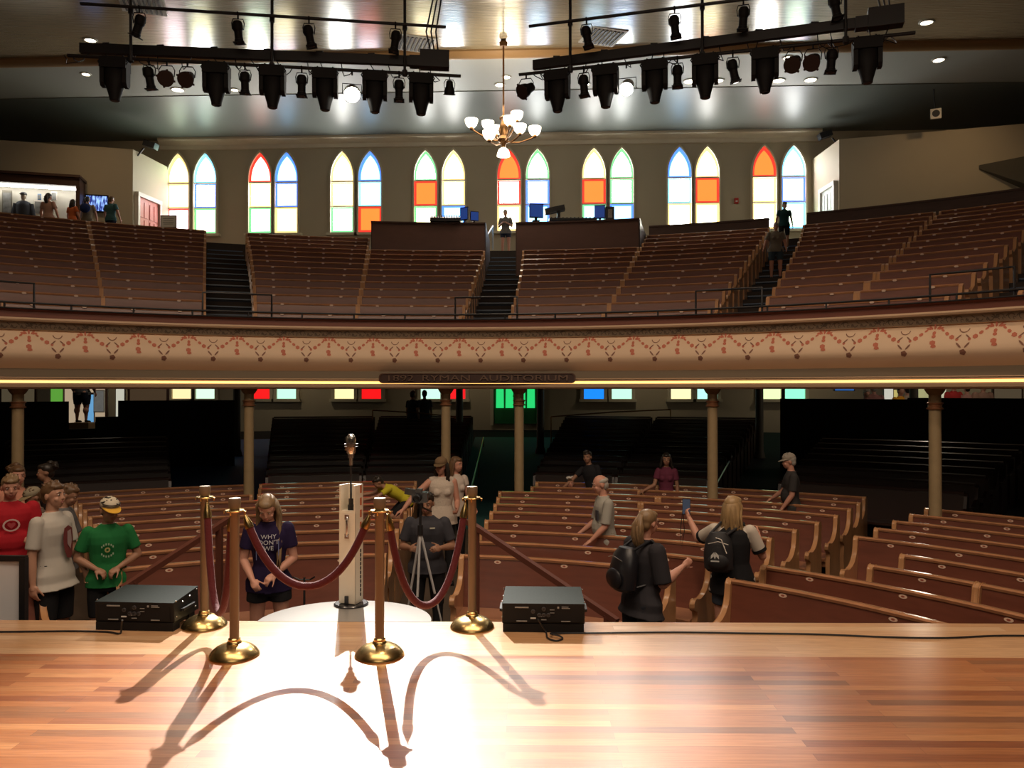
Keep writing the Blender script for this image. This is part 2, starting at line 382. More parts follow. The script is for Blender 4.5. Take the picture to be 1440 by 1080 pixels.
# rear doors of the main floor (green light put into leaf colour and glowing panes)
def door(name, p0, p1, z0, z1, dm, fm, glass=None, handles=True):
    """a panelled double door between two floor points"""
    p0, p1 = V((p0[0], p0[1], z0)), V((p1[0], p1[1], z0)); d = (p1-p0); L = d.length; d.normalize(); n = V((d.y, -d.x, 0)); H = z1-z0
    w = bpy.data.objects.new(name, None); COL.objects.link(w); w.location = p0; w['kind'] = 'structure'
    rot = M((d, -n, V((0, 0, 1)))).transposed()
    mb = MB()
    for s in (0, 1): mb.box(p0+d*(L*s)+n*.06+V((0, 0, H/2)), (.12, .14, H+.12), rot)
    mb.box(p0+d*(L/2)+n*.06+V((0, 0, H+.06)), (L+.12, .16, .14), rot); mb.build('door_frame', fm, w, world=True)
    lw = (L-.14)/2
    for s in (0, 1):
        c = p0+d*(.07+lw*(s+.5))+n*.03
        mb = MB(); mb.box(c+V((0, 0, H/2)), (lw-.01, .05, H), rot)
        for r_, (za, zb) in enumerate(((.05, .2), (.26, .62), (.68, .93)) if glass else ((.08, .36), (.40, .64), (.68, .93))):
            for q in (-1, 1):
                mb.cur = 1 if (glass and r_ >= 1) else 0
                mb.box(c+n*.035+d*(q*lw*.22)+V((0, 0, H*(za+zb)/2)), (lw*.36, .02, H*(zb-za)), rot, top=.94)
        le = mb.build('door_leaf', [dm, glass or dm], w, world=True)
        if handles:
            mb = MB(); hp = c+n*.09+d*((-1 if s else 1)*(lw/2-.07))+V((0, 0, 1.0)); mb.ell(hp, (.03, .03, .03), n=8, m=6); mb.bar(hp, hp-n*.06, .02)
            h = mb.build('door_handle', BRASS, None, rel=w.location); h.location = (0, 0, 0); h.parent = w
    return w
GD = mat('green_lit_door', (.03, .22, .08), .5); gg = mat('green_lit_glass', (.02, .1, .04), .3, emit=(.02, .6, .15), es=1.2)
a = at_Y(692, 560, YW-.05); b = at_Y(758, 560, YW-.05)
door('door_1', a, b, 1.42, 3.6, GD, CASEM, gg)
# ================================================================ ANNEX WALLS at both sides of the rear balcony
AZ = 10.9
def annex(pts, sidename, name):
    mb = MB()
    for (a, b) in zip(pts, pts[1:]):
        d = (b-a); n = V((-d.y, d.x, 0)).normalized()*.16
        if n.y < 0: n = -n
        mb.add([V((a.x, a.y, FZ)), V((b.x, b.y, FZ)), V((b.x, b.y, FZ))+n, V((a.x, a.y, FZ))+n, V((a.x, a.y, AZ)), V((b.x, b.y, AZ)), V((b.x, b.y, AZ))+n, V((a.x, a.y, AZ))+n],
               [(3, 2, 1, 0), (4, 5, 6, 7), (0, 1, 5, 4), (1, 2, 6, 5), (2, 3, 7, 6), (3, 0, 4, 7)])
    return struct(mb, name, WALLM)
PL, QL, RL_ = at_z(187, 210, AZ), at_z(0, 197, AZ), at_z(226, 229, AZ)
QL2 = QL+(QL-PL).normalized()*3
annex([QL2, PL], 'l', 'wall_annex_left'); annex([PL, V((RL_.x, YW, AZ))], 'l', 'wall_annex_left_return')
PR, QR, RR_ = at_z(1180, 196, AZ), at_z(1440, 174, AZ), at_z(1153, 215, AZ)
QR2 = QR+(QR-PR).normalized()*3
annex([PR, QR2], 'r', 'wall_annex_right'); annex([V((RR_.x, YW, AZ)), PR], 'r', 'wall_annex_right_return')
mb = MB()
for P_, Q_ in ((PL, QL2), (PR, QR2)):
    ys = max(P_.y, Q_.y)
    mb.add([V((P_.x, P_.y, AZ)), V((Q_.x, Q_.y, AZ)), V((Q_.x, YW, AZ)), V((P_.x, YW, AZ))], [(0, 1, 2, 3)])
struct(mb, 'ceiling_annex', WALLM)
RDOOR = mat('red_door', (.62, .16, .13), .45); WDOOR = mat('white_door_paint', (.62, .66, .66), .45); WFR = mat('white_frame', (.7, .66, .6), .45)  # red leaf is one even reddish base colour
def on_seg(a, b, px):
    """floor point of the segment a-b seen at pixel column px"""
    r = ray(px, 300); d = b-a; den = r.x*d.y-r.y*d.x
    t = (a.x*d.y-a.y*d.x)/den; return V((r.x*t, r.y*t, 0))
B_ = V((RL_.x, YW, AZ)); a = on_seg(PL, B_, 191); b = on_seg(PL, B_, 222)
door('door_2', a, b, FZ, 9.35, RDOOR, WFR)
A_ = V((RR_.x, YW, AZ)); a = on_seg(A_, PR, 1157); b = on_seg(A_, PR, 1177)
door('door_3', a, b, FZ, 9.45, WDOOR, WFR)
# soffit on the far right wall
p = at_d(1378, 232, 25.0); q = at_d(1460, 216, 24.2)
mb = MB(); mb.add([p, q, q+V((0, 0, -1.05)), p+V((0, 0, -.12)), p+V((0, 1.2, 0)), q+V((0, 1.2, 0)), q+V((0, 1.2, -1.05)), p+V((0, 1.2, -.12))],
                  [(0, 1, 2, 3), (7, 6, 5, 4), (0, 4, 5, 1), (1, 5, 6, 2), (2, 6, 7, 3), (3, 7, 4, 0)])
struct(mb, 'trim_4', mat('soffit', (.10, .085, .06), .8))
# ================================================================ BALCONY
RF = 10.05
def bz(r): return 3.07+.25*max(0, r-10.6)/.78*1.0 if r > 10.6 else 3.07
BR0, BP, BH = 11.0, .78, .25
def rowr(i): return BR0+BP*i
def rowz(i): return 3.07+BH*i
mb = MB()
for i in range(17):
    r0 = rowr(i)-.6 if i else RF+.12; r1 = rowr(i)+.18 if i < 16 else 24.0
    z = rowz(i) if i < 16 else FZ
    mb.arc([(0, 0), (-(r1-r0)-.02, 0), (-(r1-r0)-.02, -.32), (0, -.32)], r0, -62, 62, z, n=44)
struct(mb, 'floor_balcony', mat('balcony_floor', (.035, .025, .02), .8))
mb = MB()
rows_ = [(-62+2*i) for i in range(63)]
vs = []
for t in rows_: vs += [pol(23.9, t, FZ), None]
mb = MB(); ps = [pol(23.9, t, FZ) for t in rows_]; qs = [V((p.x, max(YW, p.y), FZ)) for p in ps]
k = len(ps)
low = [p-V((0, 0, .35)) for p in ps]; lq = [p-V((0, 0, .35)) for p in qs]
mb.add(ps+qs+low+lq, [(i, i+1, k+i+1, k+i) for i in range(k-1)]+[(2*k+i, 3*k+i, 3*k+i+1, 2*k+i+1) for i in range(k-1)]+[(i, 2*k+i, 2*k+i+1, i+1) for i in range(k-1)])
struct(mb, 'floor_crossaisle', mat('cross_aisle', (.12, .09, .06), .7))
# fascia with its painted garlands
FPROF = [(3.80, .05, 4), (3.78, -.02, 4), (3.69, -.02, 4), (3.68, .09, 0), (3.655, .10, 0), (3.63, .085, 0), (3.625, .02, 1), (3.57, .0, 1), (3.515, -.03, 1), (3.51, -.07, 2), (3.45, -.03, 2), (3.38, .02, 2), (3.31, .06, 2), (3.24, .085, 2), (3.18, .095, 2), (3.14, .09, 2), (3.09, .06, 2), (3.03, .005, 2), (2.97, -.06, 2), (2.92, -.13, 2), (2.88, -.19, 2),
         (2.875, -.12, 0), (2.855, -.10, 0), (2.85, -.13, 0), (2.835, -.08, 0), (2.82, -.05, 0), (2.815, -.09, 0), (2.80, -.02, 0), (2.79, -.01, 0), (2.785, -.06, 3), (2.750, -.06, 0), (2.745, .07, 0), (2.73, .10, 0), (2.69, .09, 0), (2.665, .06, 0), (2.66, -.1, 0)]
fmats = [mat('fascia_moulding', (.56, .39, .25), .5), mat('fascia_frieze', (.30, .235, .165), .7), mat('fascia_cream', (.78, .58, .40), .6), mat('cove_strip_light', (.9, .7, .4), .5, emit=(1, .50, .14), es=2.6), mat('curb_oxblood', (.16, .05, .03), .5),
         mat('garland_salmon', (.56, .17, .10), .7), mat('garland_dark', (.26, .12, .08), .7), mat('frieze_scroll', (.13, .10, .075), .7)]
mb = MB(); T0, T1, NS = -66, 62, 170
prof = FPROF; k = len(prof); vs = []
for i in range(NS+1):
    t = T0+(T1-T0)*i/NS
    vs += [pol(RF-u, t, z) for z, u, _ in prof]
mb.v = vs
for i in range(NS):
    for j in range(k-1):
        mb.f.append([i*k+j, i*k+j+1, (i+1)*k+j+1, (i+1)*k+j]); mb.m.append(prof[j+1][2] if prof[j+1][2] != 3 else 0)
        if prof[j][2] == 3: mb.m[-1] = 3
def fas(s, z):
    """point on the fascia: s metres along the arc from the garland origin"""
    for (z0, u0, _), (z1, u1, _) in zip(prof, prof[1:]):
        if z1 <= z <= z0:
            u = u0+(u1-u0)*((z0-z)/(z0-z1) if z0 > z1 else 0); break
    return pol(RF-u-.006, TH0+math.degrees(s/RF), z)
TH0 = ang(at_cyl(646.4, 500, RF)); UNIT = .716
def leaf(s, z, L, W, a, sk=1.0):
    ca, sa = cos(a), sin(a)
    pts = [(-L, 0), (-L*.55, -W), (L*.5, -W*sk), (L, 0), (L*.5, W*sk), (-L*.55, W)]
    P = [fas(s+x*ca-y*sa, z+x*sa+y*ca) for x, y in pts]; mb.add(P, [tuple(range(6))])
def arcmark(s, z, r, a0, a1, w, n=8):
    P = []
    for i in range(n+1):
        a = a0+(a1-a0)*i/n
        P += [fas(s+(r-w)*cos(a), z+(r-w)*sin(a)), fas(s+(r+w)*cos(a), z+(r+w)*sin(a))]
    mb.add(P, [(2*i, 2*i+1, 2*i+3, 2*i+2) for i in range(n)])
for uidx in range(-17, 16):
    s0 = uidx*UNIT
    if not (T0 < TH0+math.degrees(s0/RF)-3 and TH0+math.degrees(s0/RF)+4.5 < T1): continue
    mb.cur = 5
    for a in (-75, -42, 0, 42, 75): leaf(s0+.075*sin(R(a)), 3.455+.03*cos(R(a)), .038, .013, R(90-a))
    leaf(s0, 3.40, .03, .02, pi/2); leaf(s0, 3.355, .024, .024, pi/2); leaf(s0-.006, 3.27, .034, .034, pi/2); leaf(s0+.006, 3.225, .026, .034, pi/2, .8)
    for sx in (-1, 1):
        for q, (dx, dz, L, W, a) in enumerate(((.10, 3.435, .028, .013, -42), (.158, 3.385, .030, .020, -42), (.220, 3.335, .034, .028, -32), (.285, 3.305, .020, .020, -15))):
            leaf(s0+sx*dx, dz, L, W, R(a) if sx > 0 else pi-R(a))
        sm = s0+UNIT/2
        mb.cur = 6
        leaf(sm+sx*.05, 3.225, .05, .011, R(sx*50)); leaf(sm+sx*.055, 3.335, .045, .009, R(-sx*45)); mb.cur = 5
    mb.cur = 6; sm = s0+UNIT/2
    for a in range(5): leaf(sm+.02*cos(a*1.257), 3.135+.02*sin(a*1.257), .022, .018, a*1.257)
    arcmark(sm, 3.455, .06, pi*1.05, pi*1.95, .006)
    mb.cur = 7
    for q in range(6):                      # acanthus scrolls of the frieze
        ss = s0+UNIT*(q+.5)/6; f_ = 1 if q < 3 else -1
        arcmark(ss, 3.57, .036, pi*.1*f_, pi*1.2*f_+.4, .006, 6); arcmark(ss+f_*.03, 3.55, .016, 0, pi*1.4, .005, 5); leaf(ss-f_*.045, 3.59, .03, .006, .7*f_)
    for a in (-60, -20, 20, 60): leaf(s0+.03*sin(R(a)), 3.555+.03*cos(R(a)), .03, .007, R(90-a))
struct(mb, 'trim_balcony_fascia', fmats, smooth=True)
# underside near the edge
mb = MB()
mb.arc([(0, 0), (-1.1, .02), (-14, 3.6), (-14, 3.75), (-1.1, .35), (0, .35)], RF+.08, -62, 62, 2.67, n=50)
struct(mb, 'ceiling_under_balcony', mat('soffit_paint', (.20, .16, .11), .8))
# stairs in the balcony aisles (two steps to a row)
DTH = -2.5
def edge(e, r): return e[0]+(e[1]-e[0])*(r-11)/11.0+DTH
AIS = {'A0': ((-40.5, -45.5), (-36.3, -41), 24), 'A1': ((-21.2, -21.0), (-17.0, -18.3), 24), 'A2': ((1.6, 1.35), (6.1, 3.9), 24), 'A3': ((24.2, 23.8), (28.4, 25.9), 23.6), 'A4': ((42.4, 42.6), (47.0, 46.5), 23.6)}
NOSE = mat('stair_nosing', (.05, .085, .15), .35, spec=.6)  # bluish tone puts the window reflection into the nosing colour
for nm, (ea, eb, rt) in AIS.items():
    mb = MB(); i = 0; r = RF+.35; z = 3.08
    n = int((rt-11)/.39)
    for i in range(n+1):
        r0 = 10.75+.39*i; z0 = 3.10+(.125)*i; d0 = edge(ea, r0); d1 = edge(eb, r0); rr = rt+.4 if i == n else r0+.42
        mb.cur = 0; mb.arc([(0, 0), (-(rr-r0), 0), (-(rr-r0), -.3), (0, -.3)], r0, d0, d1, z0, n=2)
        mb.cur = 1; mb.arc([(.015, .004), (-.045, .004), (-.045, -.02), (.015, -.025)], r0, d0, d1, z0, n=2)
    struct(mb, 'floor_balcony_stairs', [CARPET, NOSE])
# ================================================================ PEWS
def endprofile():
    """S-curved pew end: (u toward the stage, z)"""
    return [(-.045, 0), (-.045, .86), (-.06, .90), (-.055, .955), (-.02, .985), (.03, .98), (.058, .95), (.062, .91), (.075, .84), (.10, .77), (.16, .70), (.24, .655), (.33, .635), (.40, .64), (.45, .655), (.49, .65), (.515, .62), (.51, .575), (.475, .55), (.44, .54), (.43, .48), (.45, .40), (.455, .06), (.47, 0)]
def endsimple():
    return [(-.045, 0), (-.05, .93), (0, .985), (.06, .94), (.12, .74), (.32, .64), (.49, .65), (.50, .57), (.44, .52), (.46, 0)]
_platemesh = None
def plate_mesh():
    global _platemesh
    if _platemesh is None:
        mb = MB(); mb.cur = 0
        oval = [(.036*cos(2*pi*i/14), .017*sin(2*pi*i/14)) for i in range(14)]
        mb.prism(oval, (1, 0, 0), (0, 0, 1), (0, 0, 0), (0, -.004, 0)); mb.cur = 1
        mb.prism([(a*.45, b*.5) for a, b in oval], (1, 0, 0), (0, 0, 1), (0, -.004, 0), (0, -.001, 0))
        me = bpy.data.meshes.new('number_plate'); me.from_pydata(mb.v, [], mb.f); me.materials.append(PLATE); me.materials.append(PLATEN); me.polygons.foreach_set('material_index', mb.m)
        _platemesh = me
    return _platemesh
SEATW = mat('pew_seat_wood', (.34, .15, .075), .35, coat=.35, noise=(4, .3, (1, 1, 1)))
def pew(r, t0, t1, z, label, group, mode, ends=(1, 1), h=.95, mats=None):
    t0 += DTH; t1 += DTH
    wp, rp, sp, ep = mats or (WOODP, RAILW, SEATW, ENDW)
    tm = (t0+t1)/2; loc = pol(r, tm, z); hh = h/.985
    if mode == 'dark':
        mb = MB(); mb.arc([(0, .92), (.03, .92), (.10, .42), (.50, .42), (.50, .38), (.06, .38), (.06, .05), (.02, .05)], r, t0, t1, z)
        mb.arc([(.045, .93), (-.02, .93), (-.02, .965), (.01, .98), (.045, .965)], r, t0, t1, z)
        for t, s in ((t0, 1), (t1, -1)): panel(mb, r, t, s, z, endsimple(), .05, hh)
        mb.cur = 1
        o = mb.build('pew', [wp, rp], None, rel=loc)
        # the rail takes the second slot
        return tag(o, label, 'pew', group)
    root = thing('pew', loc, label, 'pew', group)
    mb = MB(); mb.arc([(0, h-.03), (.028, h-.03), (.10, .44), (.12, .40), (.08, .38), (.06, .42), (.055, .06), (.03, .06)], r, t0, t1, z); mb.build('backrest', wp, root, world=True)
    mb = MB(); mb.arc([(.038, h-.035), (.045, h-.012), (.03, h+.002), (-.005, h+.002), (-.02, h-.012), (-.012, h-.035)], r, t0, t1, z)
    if mode == 'far':
        L = R(t1-t0)*r; n = int(L/.62); mb.cur = 1
        for i in range(n):
            t = t0+(t1-t0)*(i+.5)/n; c = pol(r-.05, t, z+h-.03); ax = V((cos(R(t)), -sin(R(t)), 0)); ay = V((0, 0, 1))
            mb.prism([(-.035, 0), (-.02, -.016), (.02, -.016), (.035, 0), (.02, .016), (-.02, .016)], ax, ay, c, V((-sin(R(t)), -cos(R(t)), 0))*.006)
    mb.build('top_rail', [rp, PLATE], root, world=True)
    mb = MB(); mb.arc([(.09, .40), (.12, .44), (.30, .425), (.49, .44), (.505, .43), (.505, .40), (.48, .385)], r, t0, t1, z)
    mb.arc([(.44, .385), (.46, .385), (.46, .32), (.44, .32)], r, t0+.0, t1, z); mb.build('seat', sp, root, world=True)
    for t, s, on in ((t0, 1, ends[0]), (t1, -1, ends[1])):
        if not on: continue
        mb = MB(); panel(mb, r, t, s, z, endprofile() if mode == 'near' else endsimple(), .055, hh)
        o = mb.build('end_panel', ep, root, world=True)
        if mode == 'near':
            b = o.modifiers.new('bevel', 'BEVEL'); b.width = .008; b.segments = 2; b.limit_method = 'ANGLE'
    if mode == 'near':
        L = R(t1-t0)*r; n = max(1, int(L/.66))
        for i in range(n):
            t = t0+(t1-t0)*(i+.5)/n
            q = bpy.data.objects.new('number_plate', plate_mesh()); COL.objects.link(q); q.parent = root
            q.location = pol(r-.034, t, z+h-.062)-loc; q.rotation_euler = (R(-6), 0, -R(t))
    return root
def panel(mb, r, t, s, z, prof, th, hh=1.0):
    c = pol(r, t, z); inn = V((-sin(R(t)), -cos(R(t)), 0)); tan = V((cos(R(t)), -sin(R(t)), 0))
    mb.prism([(a, b*hh) for a, b in prof], inn, (0, 0, 1), c-tan*(s*.0), tan*(-s*th))
# --- main floor, in front of the columns
MR0, MP = 5.1, .73
def mrow(i): return MR0+MP*i
def lin(a, b, i): return a+(b-a)*i/9
GM = 'pews on the main floor in front of the balcony'
for i in range(10):
    r = mrow(i)
    L0, L1 = lin(-29.6, -31.2, i), lin(-1.6, -3.0, i)
    nm = ORD[i]+' row'
    if i >= 7:
        pew(r, L0, -17.4, 0, 'curved wooden pew, %s, outer half of the floor block left of centre aisle' % nm, GM, 'near'); pew(r, -16.4, L1, 0, 'curved wooden pew, %s, aisle half of the floor block left of centre aisle' % nm, GM, 'near')
    else: pew(r, L0, L1, 0, 'long curved wooden pew, %s, floor block left of the centre aisle' % nm, GM, 'near')
    c0 = lin(8.2, 5.2, i) if i < 8 else 8.4
    c1 = [31.8, 33.2, 34.0, 34.8, 35.4, 35.9, 36.2, 36.2, 36.0, 35.6][i]
    if i >= 5:
        sm = [20.6, 19.6, 20.4, 18.2, 19.2][i-5]
        pew(r, c0, sm-.3, 0, 'curved wooden pew, %s, aisle half of the floor block right of centre aisle' % nm, GM, 'near'); pew(r, sm+.3, c1, 0, 'curved wooden pew, %s, outer half of the floor block right of centre aisle' % nm, GM, 'near')
    else: pew(r, c0, c1, 0, 'long curved wooden pew, %s, floor block right of the centre aisle' % nm, GM, 'near')
    # far right block, rows two and three start later, seams as in the room
    if i == 0: segs = [(38.9, 60)]
    elif i == 1: segs = [(39.2, 64)]
    elif i == 2: segs = [(46.2, 54.0), (54.6, 68)]
    elif i == 3: segs = [(46.4, 57.5), (58.1, 68)]
    else: segs = [(lin(40.6, 41.2, i), 66)]
    for q, (a, b) in enumerate(segs):
        if i < 9: pew(r, a, b, 0, 'curved wooden pew, %s, %s, beyond the right aisle' % (nm, ('floor block' if len(segs) == 1 else ('inner piece' if q == 0 else 'outer piece'))), GM, 'near')
    if i < 9: pew(r, -60, lin(-37.4, -38.0, i), 0, 'curved wooden pew, %s, floor block beyond the left aisle' % nm, GM, 'near')
# --- main floor under the balcony, in shade
DKW = mat('shaded_pew_wood', (.045, .02, .014), .4, coat=.2); GU = 'pews under the balcony'  # pew wood with the balcony's shade put into its base colour
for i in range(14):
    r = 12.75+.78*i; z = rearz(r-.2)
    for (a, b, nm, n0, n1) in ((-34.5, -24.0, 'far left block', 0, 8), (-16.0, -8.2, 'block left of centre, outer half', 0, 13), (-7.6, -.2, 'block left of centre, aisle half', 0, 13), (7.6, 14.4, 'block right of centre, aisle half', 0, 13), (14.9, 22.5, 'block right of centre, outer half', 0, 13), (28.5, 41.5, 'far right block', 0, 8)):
        if n0 <= i < n1: pew(r, a, b, z, 'shaded wooden pew under the balcony, %s row, %s' % (ORD[i], nm), GU, 'dark', mats=(DKW, RAILW, DKW, DKW))
# --- balcony
GB = 'pews of the balcony'
BL = [(-54, -54, -40.7, -45.7, 0, 14, 'leftmost block', 0), (-36.1, -40.8, -29.2, -29.4, 1, 14, 'outer half of the block left of the left stairs', 0), (-28.9, -29.1, -21.4, -21.2, 1, 14, 'inner half of the block left of the left stairs', 0),
      (-16.8, -18.1, -8.3, -8.6, 0, 14, 'block right of the left stairs', 0), (-7.9, -8.2, 1.4, 1.2, 0, 11, 'block before the left sound booth', 0),
      (6.3, 4.1, 14.6, 13.9, 0, 11, 'block before the right sound booth', 0), (15.0, 14.3, 24.0, 23.6, 0, 14, 'block left of the right stairs', 0),
      (28.6, 26.1, 34.9, 34.9, 1, 14, 'inner half of the block right of the right stairs', 0), (35.4, 35.4, 42.2, 42.4, 1, 14, 'outer half of the block right of the right stairs', 0), (47.2, 46.7, 58, 58, 0, 14, 'rightmost block', 0)]
for (a0, a1, b0, b1, i0, i1, nm, _) in BL:
    for i in range(i0, i1):
        r = rowr(i); f_ = (r-11)/11
        pew(r, a0+(a1-a0)*f_, b0+(b1-b0)*f_, rowz(i), 'curved wooden balcony pew, %s row, %s' % (ORD[i], nm), GB, 'far', h=.92)
pew(rowr(0), -36.1, -21.4, rowz(0), 'longest curved wooden balcony pew, front row, left of the left stairs', GB, 'far', h=.92)
pew(rowr(0), 28.6, 42.2, rowz(0), 'longest curved wooden balcony pew, front row, right of the right stairs', GB, 'far', h=.92)
# ================================================================ PARAPETS, BOOTHS, RAILINGS, COLUMNS
mb = MB(); mb.arc([(0, 0), (-.08, 0), (-.08, 1.25), (0, 1.25)], 22.0, 14.3+DTH, 23.5+DTH, 6.4); mb.arc([(.03, 0), (-.11, 0), (-.11, .05), (.03, .05)], 22.0, 14.3+DTH, 23.5+DTH, 7.65); struct(mb, 'wall_parapet_right_inner', DARKW)
mb = MB(); mb.arc([(0, 0), (-.08, 0), (-.08, 1.3), (0, 1.3)], 22.0, 26.2+DTH, 58, 6.4); mb.arc([(.03, 0), (-.11, 0), (-.11, .05), (.03, .05)], 22.0, 26.2+DTH, 58, 7.7); struct(mb, 'wall_parapet_right_outer', DARKW)
BOOTH = mat('booth_panel', (.13, .06, .045), .5, noise=(3, .15, (1, 1, 3)))
def booth(t0, t1, label):
    t0 += DTH; t1 += DTH
    r0 = 19.5; z0 = 5.84; zt = 7.38; root = thing('sound_booth', pol(r0, (t0+t1)/2, z0), label, 'booth')
    mb = MB(); mb.arc([(0, 0), (-.06, 0), (-.06, zt-z0), (0, zt-z0)], r0, t0, t1, z0); mb.build('front_panel', BOOTH, root, world=True)
    for t in (t0, t1):
        mb = MB(); d = V((sin(R(t)), cos(R(t)), 0)); tn = V((cos(R(t)), -sin(R(t)), 0)); mb.prism([(.06, z0), (1.3, z0+.46), (2.6, z0+.92), (2.6, zt), (.06, zt)], d, (0, 0, 1), V((CX, CY, 0))+d*r0-tn*.03, tn*.06); mb.build('side_panel', DARKW, root, world=True)
    mb = MB(); mb.arc([(.04, 0), (-.5, 0), (-.5, .04), (.04, .04)], r0, t0-.1, t1+.1, zt); mb.build('counter', DARKW, root, world=True)
    return root
booth(-8.1, 1.25, 'dark brown sound booth on the balcony left of the central stairs')
booth(3.95, 14.05, 'dark brown sound booth on the balcony right of the central stairs')
def rail(name, label, cat, pts, r=.017, posts=None, m=BLACK, group=None, bot=None):
    root = thing(name, pts[0], label, cat, group)
    mb = MB(); mb.tube(pts, r, 8); mb.build('handrail', m, root, world=True)
    for a, b in (posts or []):
        mb = MB(); mb.tube([a, b], r*.9, 8); mb.build('post', m, root, world=True)
    if bot: mb = MB(); mb.tube(bot, r, 6); mb.build('lower_rail', m, root, world=True)
    return root
RR = RF+.02
def arcpts(t0, t1, z, r=RR, st=1.5):
    n = max(2, int((t1-t0)/st)); return [pol(r, t0+(t1-t0)*i/n, z) for i in range(n+1)]
t0, t1 = -58, 56
ps = [(pol(RR, t, 3.78), pol(RR, t, 3.89)) for t in [t0+(t1-t0)*i/24 for i in range(25)]]
rail('balcony_railing', 'long low black railing curving along the whole balcony front', 'railing', arcpts(t0, t1, 3.90), .016, ps, bot=arcpts(t0, t1, 3.815))
for a, b, nm in ((285, 382, 'left stairs'), (640, 727, 'central stairs'), (978, 1071, 'right stairs'), (1307, 1426, 'far right stairs'), (-60, 48, 'far left stairs')):
    ta, tb = ang(at_cyl(a, 430, RR)), ang(at_cyl(b, 430, RR))
    rail('guard_rail', 'raised black guard rail at the foot of the balcony %s' % nm, 'railing', [pol(RR+.03, ta, 3.8)]+arcpts(ta, tb, 4.19, RR+.03)+[pol(RR+.03, tb, 3.8)], .017, group='raised guard rails before the balcony stairs')
COLM = mat('column_paint', (.36, .27, .15), .45, noise=(10, .15, (1, 1, 1))); COLR = mat('column_ring', (.34, .16, .08), .35, .4)
cn = ['leftmost', 'second from left', 'third from left, before the centre', 'fourth from left, at the centre aisle', 'second from right', 'rightmost']
for i, px in enumerate((25, 350, 627, 730, 1002, 1315)):
    p = at_cyl(px, 640, 10.345); p.z = 0
    root = thing('column', p, 'tan cast iron column under the balcony edge, %s' % cn[i], 'column', 'front columns under the balcony edge')
    mb = MB(); mb.lathe([(.14, 0), (.14, .08), (.11, .12), (.095, .18), (.083, .3), (.078, 2.3), (.078, 2.62), (.085, 2.64)], n=24); mb.build('shaft', COLM, root)
    mb = MB(); mb.lathe([(.078, 2.38), (.105, 2.385), (.108, 2.40), (.088, 2.41), (.09, 2.45), (.105, 2.46), (.106, 2.475), (.078, 2.48)], n=24); mb.build('ring', COLR, root)
    mb = MB(); mb.lathe([(.08, 2.58), (.1, 2.6), (.125, 2.64), (.14, 2.68), (.14, 2.72)], n=24); mb.build('capital', COLM, root)
for i, px in enumerate((333, 646, 760, 1068, 1285)):
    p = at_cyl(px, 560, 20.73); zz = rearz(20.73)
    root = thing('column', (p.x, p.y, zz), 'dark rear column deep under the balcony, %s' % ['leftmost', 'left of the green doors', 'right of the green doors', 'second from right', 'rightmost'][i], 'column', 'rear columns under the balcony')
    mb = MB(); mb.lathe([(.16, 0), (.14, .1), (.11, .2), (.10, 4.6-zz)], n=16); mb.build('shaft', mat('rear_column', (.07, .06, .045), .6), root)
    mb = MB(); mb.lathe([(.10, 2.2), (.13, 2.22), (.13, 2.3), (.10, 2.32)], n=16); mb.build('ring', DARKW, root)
# black partitions at the rear of the main floor
PBL = mat('black_partition', (.014, .012, .012), .7)
def part(px0, px1, pyt, r, name):
    ta, tb = ang(at_cyl(px0, 570, r)), ang(at_cyl(px1, 570, r)); zt = at_cyl((px0+px1)/2, pyt, r).z
    mb = MB(); fz_ = rearz(r)-.05; mb.arc([(0, 0), (-.08, 0), (-.08, zt-fz_), (0, zt-fz_)], r, ta, tb, fz_, n=8); struct(mb, name, PBL)
part(-60, 97, 565, 19.15, 'wall_partition_left_outer'); part(97, 134, 603, 19.15, 'wall_partition_left_gap'); part(134, 166, 586, 19.15, 'wall_partition_left_low'); part(166, 330, 563, 19.15, 'wall_partition_left_inner')
part(1097, 1276, 561, 19.15, 'wall_partition_right_inner'); part(1276, 1500, 560, 19.15, 'wall_partition_right_outer')
# carpets in the rear aisles, pale handrails beside them
def strip(px0, px1, t_a, t_b, m, name):
    mb = MB(); n = 12; vs = []
    for i in range(n+1):
        r = 11.9+(24-11.9)*i/n; vs += [pol(r, t_a+(t_b[0]-t_a)*i/n if False else t_a, rearz(r)+.012), pol(r, t_b, rearz(r)+.012)]
    mb.add(vs, [(2*i, 2*i+1, 2*i+3, 2*i+2) for i in range(n)]); struct(mb, name, m)
strip(0, 0, -.1+DTH, 7.4+DTH, mat('teal_carpet', (.03, .11, .11), .9), 'floor_carpet_centre'); strip(0, 0, -23.6+DTH, -16.3+DTH, mat('blue_carpet', (.025, .10, .32), .8), 'floor_carpet_left')
PALE = mat('pale_metal', (.5, .55, .62), .3, .8)
for (x0, y0, d0, x1, y1, d1, lb) in ((387, 612, 24.5, 397, 688, 15.2, 'pale sloping handrail beside the blue rear aisle carpet'), (1046, 612, 22.5, 1008, 680, 15.0, 'pale sloping handrail behind the second column from right'), (680, 615, 25, 662, 690, 15.2, 'thin handrail along the teal centre aisle carpet')):
    a, b = at_d(x0, y0, d0), at_d(x1, y1, d1)
    rail('aisle_handrail', lb, 'handrail', [a, b], .018, [(a-V((0, 0, .8)), a), ((a+b)/2-V((0, 0, .8)), (a+b)/2), (b-V((0, 0, .8)), b)], BRONZE if 'thin' in lb else PALE)
for (x0, y0, x1, y1, d, lb) in ((524, 577, 640, 586, 24.5, 'thin curved rail above the dark pews left of the green doors'), (775, 586, 943, 576, 24.5, 'thin curved rail above the dark pews right of the green doors')):
    a, b = at_d(x0, y0, d), at_d(x1, y1, d)
    rail('rear_rail', lb, 'railing', [a, (a+b)/2+V((0, 0, .03)), b], .02, [(a-V((0, 0, .8)), a), (b-V((0, 0, .8)), b)], BRONZE)
